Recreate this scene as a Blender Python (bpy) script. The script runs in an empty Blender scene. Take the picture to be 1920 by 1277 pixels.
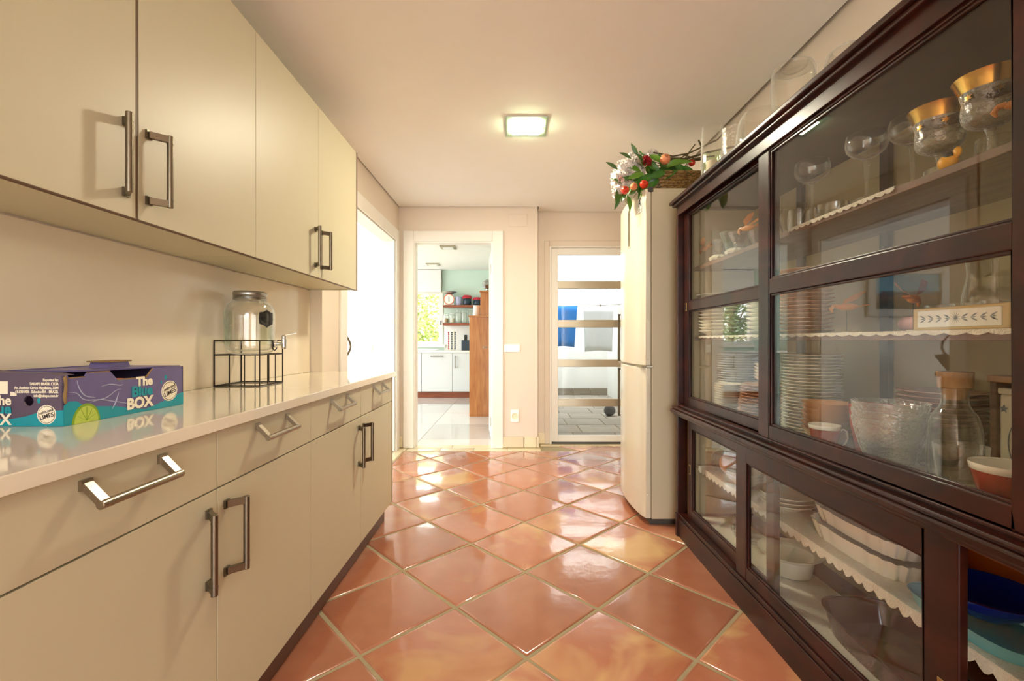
import bpy, math, random
from mathutils import Vector, Matrix
random.seed(7)
SC = bpy.context.scene
COL = SC.collection
PI = math.pi

# ---------------------------------------------------------------- camera
cam_d = bpy.data.cameras.new('camera'); cam = bpy.data.objects.new('camera', cam_d); COL.objects.link(cam)
cam.location = (0, 0, 1.10); cam.rotation_euler = (PI/2, 0, 0)
cam_d.sensor_width = 36; cam_d.lens = 36*845/1920; cam_d.clip_start = .02
SC.camera = cam
# ---------------------------------------------------------------- sky, sun, exposure
W = bpy.data.worlds.new('world'); SC.world = W; W.use_nodes = True
_n = W.node_tree.nodes; _bg = _n['Background']
_sky = _n.new('ShaderNodeTexSky'); _sky.sky_type = 'NISHITA'; _sky.sun_disc = False
_sky.sun_elevation = math.radians(48); _sky.sun_rotation = math.radians(100)
_sky.air_density = 1.0; _sky.dust_density = 3.0
_mx = _n.new('ShaderNodeMixRGB'); _mx.inputs[0].default_value = .65; _mx.inputs[2].default_value = (4.2, 4.2, 4.1, 1)
W.node_tree.links.new(_sky.outputs[0], _mx.inputs[1]); W.node_tree.links.new(_mx.outputs[0], _bg.inputs[0])
_bg.inputs[1].default_value = .76
sun_d = bpy.data.lights.new('sun', 'SUN'); sun = bpy.data.objects.new('sun', sun_d); COL.objects.link(sun)
sun_d.energy = 6.0; sun_d.angle = .01; sun_d.color = (1, .95, .85)
sun.rotation_euler = (math.radians(14), math.radians(46), 0)
def portal(loc, rot, sx, sy):
    d = bpy.data.lights.new('daylight_portal', 'AREA'); o = bpy.data.objects.new('daylight_portal', d); COL.objects.link(o)
    d.shape = 'RECTANGLE'; d.size = sx; d.size_y = sy; d.cycles.is_portal = True
    o.location = loc; o.rotation_euler = rot
portal((-4.98, 2.175, 1.5), (0, -PI/2, 0), 2.0, 3.85); portal((-4.2, .04, 1.3), (PI/2, 0, 0), 1.0, 2.35)          # unseen openings made to brighten the room on the left
portal((-2.25, 9.42, 1.6), (-PI/2, 0, 0), 1.7, 1.1)           # kitchen window
portal((-4.18, 7.0, 1.5), (0, -PI/2, 0), 1.9, 3.0)           # unseen kitchen side opening, added for more light
portal((0.1, -2.95, 1.25), (PI/2, 0, 0), 2.0, 2.3)           # unseen opening behind, added as soft fill
VS = SC.view_settings
VS.view_transform = 'Standard'; VS.look = 'None'; VS.exposure = 1.66; VS.gamma = 1.0; VS.use_curve_mapping = False
SC.cycles.transparent_max_bounces = 32; SC.cycles.max_bounces = 7; SC.cycles.diffuse_bounces = 4
SC.cycles.glossy_bounces = 4; SC.cycles.sample_clamp_indirect = 6.0; SC.cycles.caustics_reflective = False; SC.cycles.caustics_refractive = False

# ---------------------------------------------------------------- materials
def lin(c):
    return tuple(((v/255)/12.92 if v/255 <= .04045 else ((v/255+.055)/1.055)**2.4) for v in c)
MATS = {}
def mat(name, c, rough=.5, metal=0, noise=0, scale=8, bump=0, bscale=40, coat=0, spec=.5, emit=None, es=0, trans=0):
    m = bpy.data.materials.new(name); m.use_nodes = True; nt = m.node_tree; b = nt.nodes['Principled BSDF']
    L = nt.links; c4 = lin(c)+(1,)
    b.inputs['Roughness'].default_value = rough; b.inputs['Metallic'].default_value = metal
    b.inputs['Coat Weight'].default_value = coat; b.inputs['Coat Roughness'].default_value = .08
    b.inputs['Specular IOR Level'].default_value = spec
    tc = nt.nodes.new('ShaderNodeTexCoord')
    nz = nt.nodes.new('ShaderNodeTexNoise'); nz.inputs['Scale'].default_value = scale; nz.inputs['Detail'].default_value = 4
    L.new(tc.outputs['Object'], nz.inputs['Vector'])
    mx = nt.nodes.new('ShaderNodeMixRGB'); mx.inputs[1].default_value = c4
    k = 1-noise; mx.inputs[2].default_value = (c4[0]*k, c4[1]*k, c4[2]*k*.95, 1)
    L.new(nz.outputs['Fac'], mx.inputs[0]); L.new(mx.outputs[0], b.inputs['Base Color'])
    if bump:
        n2 = nt.nodes.new('ShaderNodeTexNoise'); n2.inputs['Scale'].default_value = bscale; n2.inputs['Detail'].default_value = 3
        L.new(tc.outputs['Object'], n2.inputs['Vector'])
        bp = nt.nodes.new('ShaderNodeBump'); bp.inputs['Strength'].default_value = bump; bp.inputs['Distance'].default_value = .01
        L.new(n2.outputs['Fac'], bp.inputs['Height']); L.new(bp.outputs[0], b.inputs['Normal'])
    if emit:
        b.inputs['Emission Color'].default_value = lin(emit)+(1,); b.inputs['Emission Strength'].default_value = es
    MATS[name] = m; return m
def glassmat(name, tint=(1, 1, 1), edge=(.8, .85, .8), base=.045, graze=.75, rough=.0, bump=0, bscale=60, pw_=4, rimw=0):
    m = bpy.data.materials.new(name); m.use_nodes = True; nt = m.node_tree; nt.nodes.clear(); L = nt.links
    out = nt.nodes.new('ShaderNodeOutputMaterial'); ms = nt.nodes.new('ShaderNodeMixShader')
    tr = nt.nodes.new('ShaderNodeBsdfTransparent'); gl = nt.nodes.new('ShaderNodeBsdfGlossy'); gl.inputs['Roughness'].default_value = rough
    lw = nt.nodes.new('ShaderNodeLayerWeight'); lw.inputs['Blend'].default_value = .5
    pw = nt.nodes.new('ShaderNodeMath'); pw.operation = 'POWER'; pw.inputs[1].default_value = pw_
    ma = nt.nodes.new('ShaderNodeMath'); ma.operation = 'MULTIPLY_ADD'; ma.inputs[1].default_value = graze; ma.inputs[2].default_value = base
    L.new(lw.outputs['Facing'], pw.inputs[0]); L.new(pw.outputs[0], ma.inputs[0]); L.new(ma.outputs[0], ms.inputs[0])
    p2 = nt.nodes.new('ShaderNodeMath'); p2.operation = 'POWER'; p2.inputs[1].default_value = 2.5
    L.new(lw.outputs['Facing'], p2.inputs[0])
    mc = nt.nodes.new('ShaderNodeMixRGB'); mc.inputs[1].default_value = tint+(1,); mc.inputs[2].default_value = edge+(1,)
    L.new(p2.outputs[0], mc.inputs[0]); L.new(mc.outputs[0], tr.inputs[0])
    if bump:
        tc = nt.nodes.new('ShaderNodeTexCoord'); n2 = nt.nodes.new('ShaderNodeTexNoise'); n2.inputs['Scale'].default_value = bscale
        L.new(tc.outputs['Object'], n2.inputs['Vector'])
        bp = nt.nodes.new('ShaderNodeBump'); bp.inputs['Strength'].default_value = bump; bp.inputs['Distance'].default_value = .01
        L.new(n2.outputs['Fac'], bp.inputs['Height']); L.new(bp.outputs[0], gl.inputs['Normal']); L.new(bp.outputs[0], lw.inputs['Normal'])
    L.new(tr.outputs[0], ms.inputs[1]); L.new(gl.outputs[0], ms.inputs[2])
    if rimw:   # white mixed in at grazing edges to imitate bright glass outlines
        df = nt.nodes.new('ShaderNodeBsdfDiffuse'); df.inputs['Color'].default_value = (tint[0]*.95, tint[1]*.95, tint[2]*.92, 1)
        p3_ = nt.nodes.new('ShaderNodeMath'); p3_.operation = 'POWER'; p3_.inputs[1].default_value = 3.5; L.new(lw.outputs['Facing'], p3_.inputs[0])
        m3_ = nt.nodes.new('ShaderNodeMath'); m3_.operation = 'MULTIPLY'; m3_.inputs[1].default_value = rimw; L.new(p3_.outputs[0], m3_.inputs[0])
        m2 = nt.nodes.new('ShaderNodeMixShader'); L.new(m3_.outputs[0], m2.inputs[0]); L.new(ms.outputs[0], m2.inputs[1]); L.new(df.outputs[0], m2.inputs[2]); L.new(m2.outputs[0], out.inputs[0])
    else: L.new(ms.outputs[0], out.inputs[0])
    MATS[name] = m; return m
def woodmat(name, c1, c2, scale=(2, 14, 14), rough=.3, coat=.3, bump=.05):
    m = mat(name, c1, rough, coat=coat); nt = m.node_tree; L = nt.links; b = nt.nodes['Principled BSDF']
    tc = nt.nodes.new('ShaderNodeTexCoord'); mp = nt.nodes.new('ShaderNodeMapping'); mp.inputs['Scale'].default_value = scale
    nz = nt.nodes.new('ShaderNodeTexNoise'); nz.inputs['Scale'].default_value = 2.2; nz.inputs['Detail'].default_value = 6; nz.inputs['Distortion'].default_value = 1.2
    L.new(tc.outputs['Object'], mp.inputs[0]); L.new(mp.outputs[0], nz.inputs['Vector'])
    cr = nt.nodes.new('ShaderNodeValToRGB'); cr.color_ramp.elements[0].position = .35; cr.color_ramp.elements[1].position = .7
    cr.color_ramp.elements[0].color = lin(c1)+(1,); cr.color_ramp.elements[1].color = lin(c2)+(1,)
    L.new(nz.outputs['Fac'], cr.inputs[0]); L.new(cr.outputs[0], b.inputs['Base Color'])
    bp = nt.nodes.new('ShaderNodeBump'); bp.inputs['Strength'].default_value = bump; bp.inputs['Distance'].default_value = .004
    L.new(nz.outputs['Fac'], bp.inputs['Height']); L.new(bp.outputs[0], b.inputs['Normal'])
    return m
def tilemat(name, c1, c2, c3, rough=.16, coat=.5, bump=.25):
    m = mat(name, c1, rough, coat=coat); nt = m.node_tree; L = nt.links; b = nt.nodes['Principled BSDF']
    tc = nt.nodes.new('ShaderNodeTexCoord'); oi = nt.nodes.new('ShaderNodeObjectInfo')
    ml = nt.nodes.new('ShaderNodeMath'); ml.operation = 'MULTIPLY'; ml.inputs[1].default_value = 37; L.new(oi.outputs['Random'], ml.inputs[0])
    ad = nt.nodes.new('ShaderNodeVectorMath'); ad.operation = 'ADD'; L.new(tc.outputs['Object'], ad.inputs[0]); L.new(ml.outputs[0], ad.inputs[1])
    n1 = nt.nodes.new('ShaderNodeTexNoise'); n1.inputs['Scale'].default_value = 2.6; n1.inputs['Detail'].default_value = 3; n1.inputs['Distortion'].default_value = .8
    n2 = nt.nodes.new('ShaderNodeTexNoise'); n2.inputs['Scale'].default_value = 9; n2.inputs['Detail'].default_value = 7
    n3 = nt.nodes.new('ShaderNodeTexNoise'); n3.inputs['Scale'].default_value = 13; n3.inputs['Detail'].default_value = 2
    for n in (n1, n2, n3): L.new(ad.outputs[0], n.inputs['Vector'])
    r1 = nt.nodes.new('ShaderNodeValToRGB'); e = r1.color_ramp.elements; e[0].position = .54; e[1].position = .7
    e[0].color = (0, 0, 0, 1); e[1].color = (1, 1, 1, 1); L.new(n1.outputs['Fac'], r1.inputs[0])
    mx = nt.nodes.new('ShaderNodeMixRGB'); mx.inputs[1].default_value = lin(c1)+(1,); mx.inputs[2].default_value = lin(c2)+(1,)
    L.new(n2.outputs['Fac'], mx.inputs[0])
    my = nt.nodes.new('ShaderNodeMixRGB'); my.inputs[2].default_value = lin(c3)+(1,)
    mf = nt.nodes.new('ShaderNodeMath'); mf.operation = 'MULTIPLY'; L.new(r1.outputs[0], mf.inputs[0])
    mf2 = nt.nodes.new('ShaderNodeMath'); mf2.operation = 'MULTIPLY_ADD'; mf2.inputs[1].default_value = .9; mf2.inputs[2].default_value = -.05; L.new(oi.outputs['Random'], mf2.inputs[0]); L.new(mf2.outputs[0], mf.inputs[1])
    L.new(mf.outputs[0], my.inputs[0]); L.new(mx.outputs[0], my.inputs[1])
    hs = nt.nodes.new('ShaderNodeHueSaturation'); vv = nt.nodes.new('ShaderNodeMath'); vv.operation = 'MULTIPLY_ADD'; vv.inputs[1].default_value = .3; vv.inputs[2].default_value = .85
    L.new(oi.outputs['Random'], vv.inputs[0]); L.new(vv.outputs[0], hs.inputs['Value']); L.new(my.outputs[0], hs.inputs['Color']); L.new(hs.outputs[0], b.inputs['Base Color'])
    bp = nt.nodes.new('ShaderNodeBump'); bp.inputs['Strength'].default_value = bump; bp.inputs['Distance'].default_value = .006
    L.new(n3.outputs['Fac'], bp.inputs['Height']); L.new(bp.outputs[0], b.inputs['Normal'])
    L.new(bp.outputs[0], b.inputs['Coat Normal'])
    return m

mat('wall', (230, 216, 200), .75, noise=.03, bump=.03)
mat('wall_white', (244, 242, 238), .7, noise=.02)
mat('mint', (212, 232, 220), .7, noise=.03)
mat('ceiling', (250, 246, 240), .8, noise=.02)
mat('front', (202, 194, 165), .42, noise=.03, scale=2)
mat('front_edge_and_gap', (96, 66, 42), .5)
mat('worktop', (238, 229, 210), .07, noise=.03, scale=60, coat=.4)
mat('splash', (228, 214, 192), .16, noise=.02)
mat('trim', (238, 234, 226), .3)
mat('plinth', (92, 58, 42), .35)
mat('nickel', (164, 154, 138), .28, metal=1, noise=.1, scale=60)
mat('nickel_dark', (126, 116, 100), .34, metal=1)
mat('chrome', (225, 225, 225), .08, metal=1)
mat('grout', (178, 162, 128), .9, noise=.2, scale=30)
tilemat('terracotta', (188, 124, 92), (166, 98, 70), (212, 174, 116), rough=.18, coat=.7)
tilemat('cream_tile', (232, 216, 180), (222, 204, 166), (236, 224, 196), rough=.25, coat=.2, bump=.08)
tilemat('kitchen_tile', (226, 222, 214), (220, 216, 208), (228, 224, 216), rough=.06, coat=.4, bump=.02)
tilemat('paving', (176, 166, 152), (160, 150, 136), (186, 178, 164), rough=.7, coat=0, bump=.2)
mat('skirt_stone', (150, 138, 122), .7, noise=.2)
woodmat('mahogany', (34, 13, 8), (66, 25, 14), (4, 2.2, 3), .32, .1, .02); MATS['mahogany'].node_tree.nodes['Principled BSDF'].inputs['Specular IOR Level'].default_value = .32
mat('lining', (190, 174, 134), .6, noise=.1, scale=5)
woodmat('shelf_wood', (96, 62, 42), (124, 86, 60), (14, 2, 14), .4, .1)
woodmat('oak', (186, 108, 48), (214, 142, 76), (12, 12, 1.2), .35, .2)
woodmat('red_wood', (128, 62, 34), (158, 84, 48), (1.5, 12, 12), .4, .1)
mat('brass', (170, 140, 90), .35, metal=1)
mat('fridge', (220, 211, 188), .22, noise=.01, coat=.3)
mat('fridge_dark', (70, 66, 58), .4)
mat('fridge_side', (204, 192, 164), .4)
mat('gasket', (150, 140, 118), .6)
mat('black', (22, 22, 22), .5)
mat('black_wire', (44, 34, 26), .45, metal=.3)
mat('white', (245, 242, 234), .4)
mat('white_gloss', (248, 244, 232), .12, coat=.3)
mat('plate_white', (246, 240, 222), .15, coat=.3)
mat('plate_terra', (226, 176, 136), .2, coat=.3)
mat('plate_pink', (226, 176, 156), .2, coat=.3)
mat('amber', (222, 160, 92), .2, coat=.4)
mat('red_print', (186, 62, 40), .25, noise=.5, scale=60)
mat('gold', (226, 178, 90), .25, metal=1, noise=.4, scale=50)
mat('gold_band', (226, 178, 90), .2, metal=1)
mat('candle', (240, 228, 200), .5)
mat('liner', (236, 224, 192), .6, noise=.08, scale=20)
mat('lace', (250, 244, 228), .8, noise=.25, scale=160, bump=.6, bscale=220)
mat('pewter', (170, 170, 168), .3, metal=1)
mat('box_purple', (108, 98, 146), .4, noise=.12, scale=14)
mat('box_side', (92, 78, 100), .45, noise=.12, scale=14)
mat('box_teal', (12, 152, 170), .35, noise=.1)
mat('box_card', (150, 118, 74), .8, noise=.25, scale=60)
mat('box_cream', (246, 236, 214), .5)
mat('box_ink', (50, 40, 44), .6)
mat('box_splash', (170, 172, 200), .4)
mat('lime_green', (140, 176, 42), .4, noise=.3, scale=90)
mat('lime_flesh', (196, 214, 92), .4, noise=.2, scale=120)
mat('coral', (240, 128, 92), .6)
mat('leaf', (66, 124, 36), .35, noise=.5, scale=14)
mat('leaf2', (110, 158, 48), .35, noise=.4, scale=14)
mat('leaf_pale', (86, 122, 62), .4, noise=.3, scale=14)
mat('blossom', (240, 232, 228), .6, noise=.12)
mat('blossom_pink', (226, 190, 188), .6)
mat('flower_red', (176, 26, 44), .45, noise=.3, scale=50)
mat('apple_red', (232, 66, 36), .22, noise=.35, scale=20)
mat('apple_peach', (240, 150, 104), .25, noise=.3, scale=24)
mat('twig', (96, 82, 44), .7, noise=.4, scale=30)
woodmat('wicker', (96, 66, 30), (176, 138, 78), (30, 30, 30), .5, 0, .3)
mat('bird_wood', (222, 148, 72), .4, noise=.25, scale=18)
mat('toy_yellow', (240, 176, 44), .4)
mat('orange', (236, 120, 40), .4)
mat('towel_blue', (44, 140, 236), .9, noise=.15, scale=40, bump=.4, bscale=120)
mat('towel_white', (244, 248, 252), .9, noise=.1, scale=40, bump=.4, bscale=120)
mat('stone', (96, 98, 102), .8, noise=.4, scale=20, bump=.5)
mat('steel_bar', (184, 172, 150), .35, metal=.7)
mat('kcab', (222, 224, 224), .3)
mat('blind', (240, 236, 234), .9, noise=.06, bump=.3, bscale=12)
mat('dark_red', (176, 24, 44), .3)
mat('navy', (32, 52, 68), .35)
mat('blue_glaze', (24, 40, 150), .12, coat=.5)
mat('teal_glaze', (120, 190, 200), .15, coat=.5)
mat('brown_glaze', (84, 44, 28), .15, coat=.5)
mat('pot_dark', (40, 36, 34), .15, coat=.5)
mat('leather', (46, 40, 40), .35)
mat('frame_silver', (214, 214, 210), .35, metal=.0, noise=.3, scale=50)
mat('tan_frame', (222, 194, 136), .5)
mat('cork', (196, 152, 104), .8, noise=.3, scale=60)
mat('pink_cloth', (214, 160, 160), .8)
mat('delft', (226, 222, 200), .2, coat=.3)
mat('delft_ink', (112, 124, 130), .4)
mat('ground', (120, 118, 80), .9, noise=.3)
mat('foliage', (150, 172, 70), .6, noise=.35, scale=2)
mat('foliage_dark', (84, 112, 48), .6, noise=.35, scale=2)
mat('bark', (96, 76, 58), .9)
mat('lamp_emit', (255, 255, 255), .5, emit=(255, 244, 216), es=130)
mat('lamp_off', (244, 244, 240), .4)
mat('print_red', (196, 66, 52), .5); mat('print_pink', (232, 170, 180), .5); mat('print_teal', (130, 190, 190), .5); mat('print_green', (80, 110, 50), .5)
glassmat('pane', (1, 1, 1), (.9, .94, .91), .036, .8)
glassmat('frost_glass', (.86, .93, .88), (.6, .8, .66), .08, .7, .05)
glassmat('glass', (.985, .985, .97), (.84, .86, .81), .06, .85, pw_=3.0, rimw=.6)
glassmat('glass_green', (.85, .93, .8), (.6, .7, .5), .07, .85, pw_=3.0, rimw=.5)
glassmat('glass_pink', (.96, .86, .86), (.8, .6, .6), .08, .85, pw_=3.0, rimw=.5)
glassmat('glass_cut', (.985, .98, .95), (.82, .82, .74), .13, .8, .03, bump=.6, bscale=80, pw_=2.4, rimw=.8)
glassmat('dark_glass', (.2, .22, .24), (.1, .1, .12), .08, .7)

# a painted landscape: sky above, townscape band, dark water (flat print on a canvas)
def painting_mat():
    m = mat('painting', (60, 90, 110), .5); nt = m.node_tree; L = nt.links; b = nt.nodes['Principled BSDF']
    tc = nt.nodes.new('ShaderNodeTexCoord'); sp = nt.nodes.new('ShaderNodeSeparateXYZ'); L.new(tc.outputs['Generated'], sp.inputs[0])
    nz = nt.nodes.new('ShaderNodeTexNoise'); nz.inputs['Scale'].default_value = 9; nz.inputs['Detail'].default_value = 6; L.new(tc.outputs['Generated'], nz.inputs[0])
    ad = nt.nodes.new('ShaderNodeMath'); ad.operation = 'MULTIPLY_ADD'; ad.inputs[1].default_value = .35; L.new(nz.outputs['Fac'], ad.inputs[0]); L.new(sp.outputs['Z'], ad.inputs[2])
    cr = nt.nodes.new('ShaderNodeValToRGB'); e = cr.color_ramp.elements; e[0].position = .2; e[0].color = lin((60, 84, 84))+(1,); e[1].position = .95; e[1].color = lin((110, 170, 196))+(1,)
    for p, c in ((.42, (60, 66, 50)), (.52, (130, 96, 84)), (.62, (60, 84, 96)), (.7, (120, 180, 204))):
        x = e.new(p); x.color = lin(c)+(1,)
    L.new(ad.outputs[0], cr.inputs[0]); L.new(cr.outputs[0], b.inputs['Base Color'])
painting_mat()

# ---------------------------------------------------------------- mesh helpers
class MB:
    def __init__(s): s.v = []; s.f = []
    def add(s, vs, fs):
        n = len(s.v); s.v += [tuple(v) for v in vs]; s.f += [tuple(i+n for i in f) for f in fs]; return s
    def box(s, x0, x1, y0, y1, z0, z1):
        return s.add([(x0,y0,z0),(x1,y0,z0),(x1,y1,z0),(x0,y1,z0),(x0,y0,z1),(x1,y0,z1),(x1,y1,z1),(x0,y1,z1)],
                     [(0,3,2,1),(4,5,6,7),(0,1,5,4),(1,2,6,5),(2,3,7,6),(3,0,4,7)])
    def bar(s, p0, p1, w, t, side):
        p0 = Vector(p0); p1 = Vector(p1); d = (p1-p0).normalized(); a = Vector(side); a = (a-d*a.dot(d)).normalized(); b = d.cross(a)
        vs = []
        for p in (p0, p1):
            for i, j in ((-1,-1),(1,-1),(1,1),(-1,1)): vs.append(p+a*(w/2*i)+b*(t/2*j))
        return s.add(vs, [(0,3,2,1),(4,5,6,7),(0,1,5,4),(1,2,6,5),(2,3,7,6),(3,0,4,7)])
    def tube(s, pts, r, n=8, closed=False):
        pts = [Vector(p) for p in pts]; m = len(pts); rs = r if isinstance(r, (list, tuple)) else [r]*m
        vs = []; prev = None
        for i, p in enumerate(pts):
            if closed: d = pts[(i+1) % m]-pts[i-1]
            else: d = pts[min(i+1, m-1)]-pts[max(i-1, 0)]
            d.normalize()
            if prev is None:
                a = d.orthogonal().normalized()
            else:
                a = prev-d*prev.dot(d); a = a.normalized() if a.length > 1e-6 else d.orthogonal().normalized()
            prev = a; b = d.cross(a)
            for k in range(n):
                t = 2*PI*k/n; vs.append(p+(a*math.cos(t)+b*math.sin(t))*rs[i])
        fs = []
        for i in range(m if closed else m-1):
            j = (i+1) % m
            for k in range(n): fs.append((i*n+k, i*n+(k+1) % n, j*n+(k+1) % n, j*n+k))
        if not closed: fs += [tuple(range(n-1, -1, -1)), tuple((m-1)*n+k for k in range(n))]
        return s.add(vs, fs)
    def lathe(s, prof, n=32, c=(0,0,0), sy=1.0, wave=None, caps=True):
        vs = []; fs = []; m = len(prof)
        for i, (r, z) in enumerate(prof):
            for k in range(n):
                t = 2*PI*k/n; q = r*(1+(wave(t, i/(m-1)) if wave else 0))
                vs.append((c[0]+q*math.cos(t), c[1]+q*math.sin(t)*sy, c[2]+z))
        for i in range(m-1):
            for k in range(n): fs.append((i*n+k, i*n+(k+1) % n, (i+1)*n+(k+1) % n, (i+1)*n+k))
        if caps and prof[0][0] > 1e-5: fs.append(tuple(range(n-1, -1, -1)))
        if caps and prof[-1][0] > 1e-5: fs.append(tuple((m-1)*n+k for k in range(n)))
        return s.add(vs, fs)
    def prism(s, poly, axis, a0, a1):
        n = len(poly)
        def pt(p, a): return {'x': (a, p[0], p[1]), 'y': (p[0], a, p[1]), 'z': (p[0], p[1], a)}[axis]
        vs = [pt(p, a0) for p in poly]+[pt(p, a1) for p in poly]
        fs = [tuple(range(n-1, -1, -1)), tuple(range(n, 2*n))]+[(i, (i+1) % n, n+(i+1) % n, n+i) for i in range(n)]
        return s.add(vs, fs)
    def sphere(s, c, r, n=12, sz=1.0, sx=1.0, sy=1.0):
        m = n//2+1; vs = []; fs = []
        for i in range(m):
            a = PI*i/(m-1)
            for k in range(n):
                t = 2*PI*k/n; vs.append((c[0]+r*sx*math.sin(a)*math.cos(t), c[1]+r*sy*math.sin(a)*math.sin(t), c[2]-r*sz*math.cos(a)))
        for i in range(m-1):
            for k in range(n): fs.append((i*n+k, i*n+(k+1) % n, (i+1)*n+(k+1) % n, (i+1)*n+k))
        return s.add(vs, fs)
    def xf(s, M):
        s.v = [tuple(M @ Vector(v)) for v in s.v]; return s
def sm(prof, k=4):   # round a turned profile
    out = []
    for i in range(len(prof)-1):
        a0, a1, a2, a3 = prof[max(i-1, 0)], prof[i], prof[i+1], prof[min(i+2, len(prof)-1)]
        d1 = Vector((a1[0]-a0[0], a1[1]-a0[1])); d2 = Vector((a2[0]-a1[0], a2[1]-a1[1])); d3 = Vector((a3[0]-a2[0], a3[1]-a2[1]))
        if d2.length < .012: out.append(a1); continue
        t1 = d2 if i == 0 or d1.length < .004 or d1.angle(d2) > 1.2 else (d1.normalized()+d2.normalized()).normalized()*d2.length
        t2 = d2 if i == len(prof)-2 or d3.length < .004 or d2.angle(d3) > 1.2 else (d2.normalized()+d3.normalized()).normalized()*d2.length
        for s_ in range(k):
            f = s_/k; h0 = 2*f**3-3*f*f+1; h1 = f**3-2*f*f+f; h2 = -2*f**3+3*f*f; h3 = f**3-f*f
            out.append(tuple(max(0, h0*a1[c]+h1*t1[c]+h2*a2[c]+h3*t2[c]) if c == 0 else h0*a1[c]+h1*t1[c]+h2*a2[c]+h3*t2[c] for c in (0, 1)))
    return out+[prof[-1]]
def mesh(mb, m, smooth=False, fix=True):
    me = bpy.data.meshes.new('mesh'); me.from_pydata(mb.v, [], mb.f); me.validate()
    if fix:
        import bmesh
        bm = bmesh.new(); bm.from_mesh(me); bmesh.ops.remove_doubles(bm, verts=bm.verts, dist=1e-6)
        bmesh.ops.recalc_face_normals(bm, faces=bm.faces); bm.to_mesh(me); bm.free()
    me.materials.append(MATS[m])
    if smooth:
        me.polygons.foreach_set('use_smooth', [True]*len(me.polygons)); me.update()
        try: me.set_sharp_from_angle(angle=math.radians(40))
        except Exception: pass
    return me
def link(name, me, parent=None, bevel=0, world=True):
    o = bpy.data.objects.new(name, me); COL.objects.link(o)
    if parent is not None:
        o.parent = parent
        if world and parent.type == 'EMPTY': o.matrix_parent_inverse = Matrix.LocRotScale(parent.location, parent.rotation_euler, None).inverted()
    if bevel:
        b = o.modifiers.new('bevel', 'BEVEL'); b.width = bevel; b.segments = 2; b.limit_method = 'ANGLE'
    return o
def part(name, mb, m, parent, bevel=0, smooth=False, world=True):
    return link(name, mesh(mb, m, smooth), parent, bevel, world)
def tag(o, label=None, cat=None, group=None, kind=None):
    if label: o['label'] = label
    if cat: o['category'] = cat
    if group: o['group'] = group
    if kind: o['kind'] = kind
    return o
def thing(name, label, cat, loc=(0,0,0), rotz=0, group=None):
    o = bpy.data.objects.new(name, None); COL.objects.link(o); o.location = loc; o.rotation_euler = (0, 0, rotz); o.empty_display_size = .05
    return tag(o, label, cat, group)
def struct(name, mb, m, label, cat, bevel=0, parent=None):
    o = part(name, mb, m, parent, bevel); return tag(o, label, cat, kind='structure')
def solo(name, mb, m, label, cat, loc=(0,0,0), group=None, bevel=0, smooth=True, rotz=0):
    o = link(name, mesh(mb, m, smooth), None, bevel); o.location = loc; o.rotation_euler = (0,0,rotz); return tag(o, label, cat, group)
def dup(root, loc, rotz=None, label=None, group=None):
    r = root.copy(); COL.objects.link(r); r.location = loc
    if rotz is not None: r.rotation_euler = (0, 0, rotz)
    if label: r['label'] = label
    if group: r['group'] = group
    for ch in root.children:
        c = ch.copy(); COL.objects.link(c); c.parent = r
        for g in ch.children:
            d = g.copy(); COL.objects.link(d); d.parent = c
    return r
def text(name, body, size, m, parent, M, bold=0, align='LEFT', depth=.0004, shear=0, sx=1.0):
    cu = bpy.data.curves.new('text', 'FONT'); cu.body = body; cu.size = size; cu.align_x = align; cu.extrude = depth; cu.offset = bold; cu.shear = shear; cu.resolution_u = 3
    t = bpy.data.objects.new('text', cu); COL.objects.link(t)
    me = bpy.data.meshes.new_from_object(t.evaluated_get(bpy.context.evaluated_depsgraph_get())); bpy.data.objects.remove(t)
    me.transform(M @ Matrix.Diagonal((sx, 1, 1, 1))); me.materials.clear(); me.materials.append(MATS[m])
    return link(name, me, parent, world=False)
def frame_x(o):   # lettering on a face whose normal is +X, reading towards +Y
    return Matrix.Translation(o) @ Matrix(((0,0,1,0),(1,0,0,0),(0,1,0,0),(0,0,0,1)))
def frame_ny(o):  # on a face whose normal is -Y, reading towards +X
    return Matrix.Translation(o) @ Matrix(((1,0,0,0),(0,0,-1,0),(0,1,0,0),(0,0,0,1)))
def frame_nx(o):  # on a face whose normal is -X, reading towards -Y
    return Matrix.Translation(o) @ Matrix(((0,0,-1,0),(-1,0,0,0),(0,1,0,0),(0,0,0,1)))
def B(*a): return MB().box(*a)

# ---------------------------------------------------------------- the room shell
ZC = 2.47; XL = -1.165; XR = 1.38; YB = 4.624; YR = 4.80; YF = -2.9; ZT = 2.62
def clip(poly, f):
    out = []
    for i in range(len(poly)):
        a, b = poly[i], poly[(i+1) % len(poly)]; fa, fb = f(a), f(b)
        if fa >= 0: out.append(a)
        if (fa >= 0) != (fb >= 0):
            t = fa/(fa-fb); out.append((a[0]+(b[0]-a[0])*t, a[1]+(b[1]-a[1])*t))
    return out
def area(p): return abs(sum(p[i][0]*p[(i+1) % len(p)][1]-p[(i+1) % len(p)][0]*p[i][1] for i in range(len(p))))/2
def inset(poly, d):
    n = len(poly); out = []
    for i in range(n):
        p0, p1, p2 = Vector(poly[i-1]), Vector(poly[i]), Vector(poly[(i+1) % n])
        a = (p1-p0).normalized(); b = (p2-p1).normalized(); na = Vector((-a.y, a.x)); nb = Vector((-b.y, b.x))
        m = na+nb; k = max(1+na.dot(nb), .25); out.append(tuple(p1+m*(d/k)))
    return out
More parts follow.
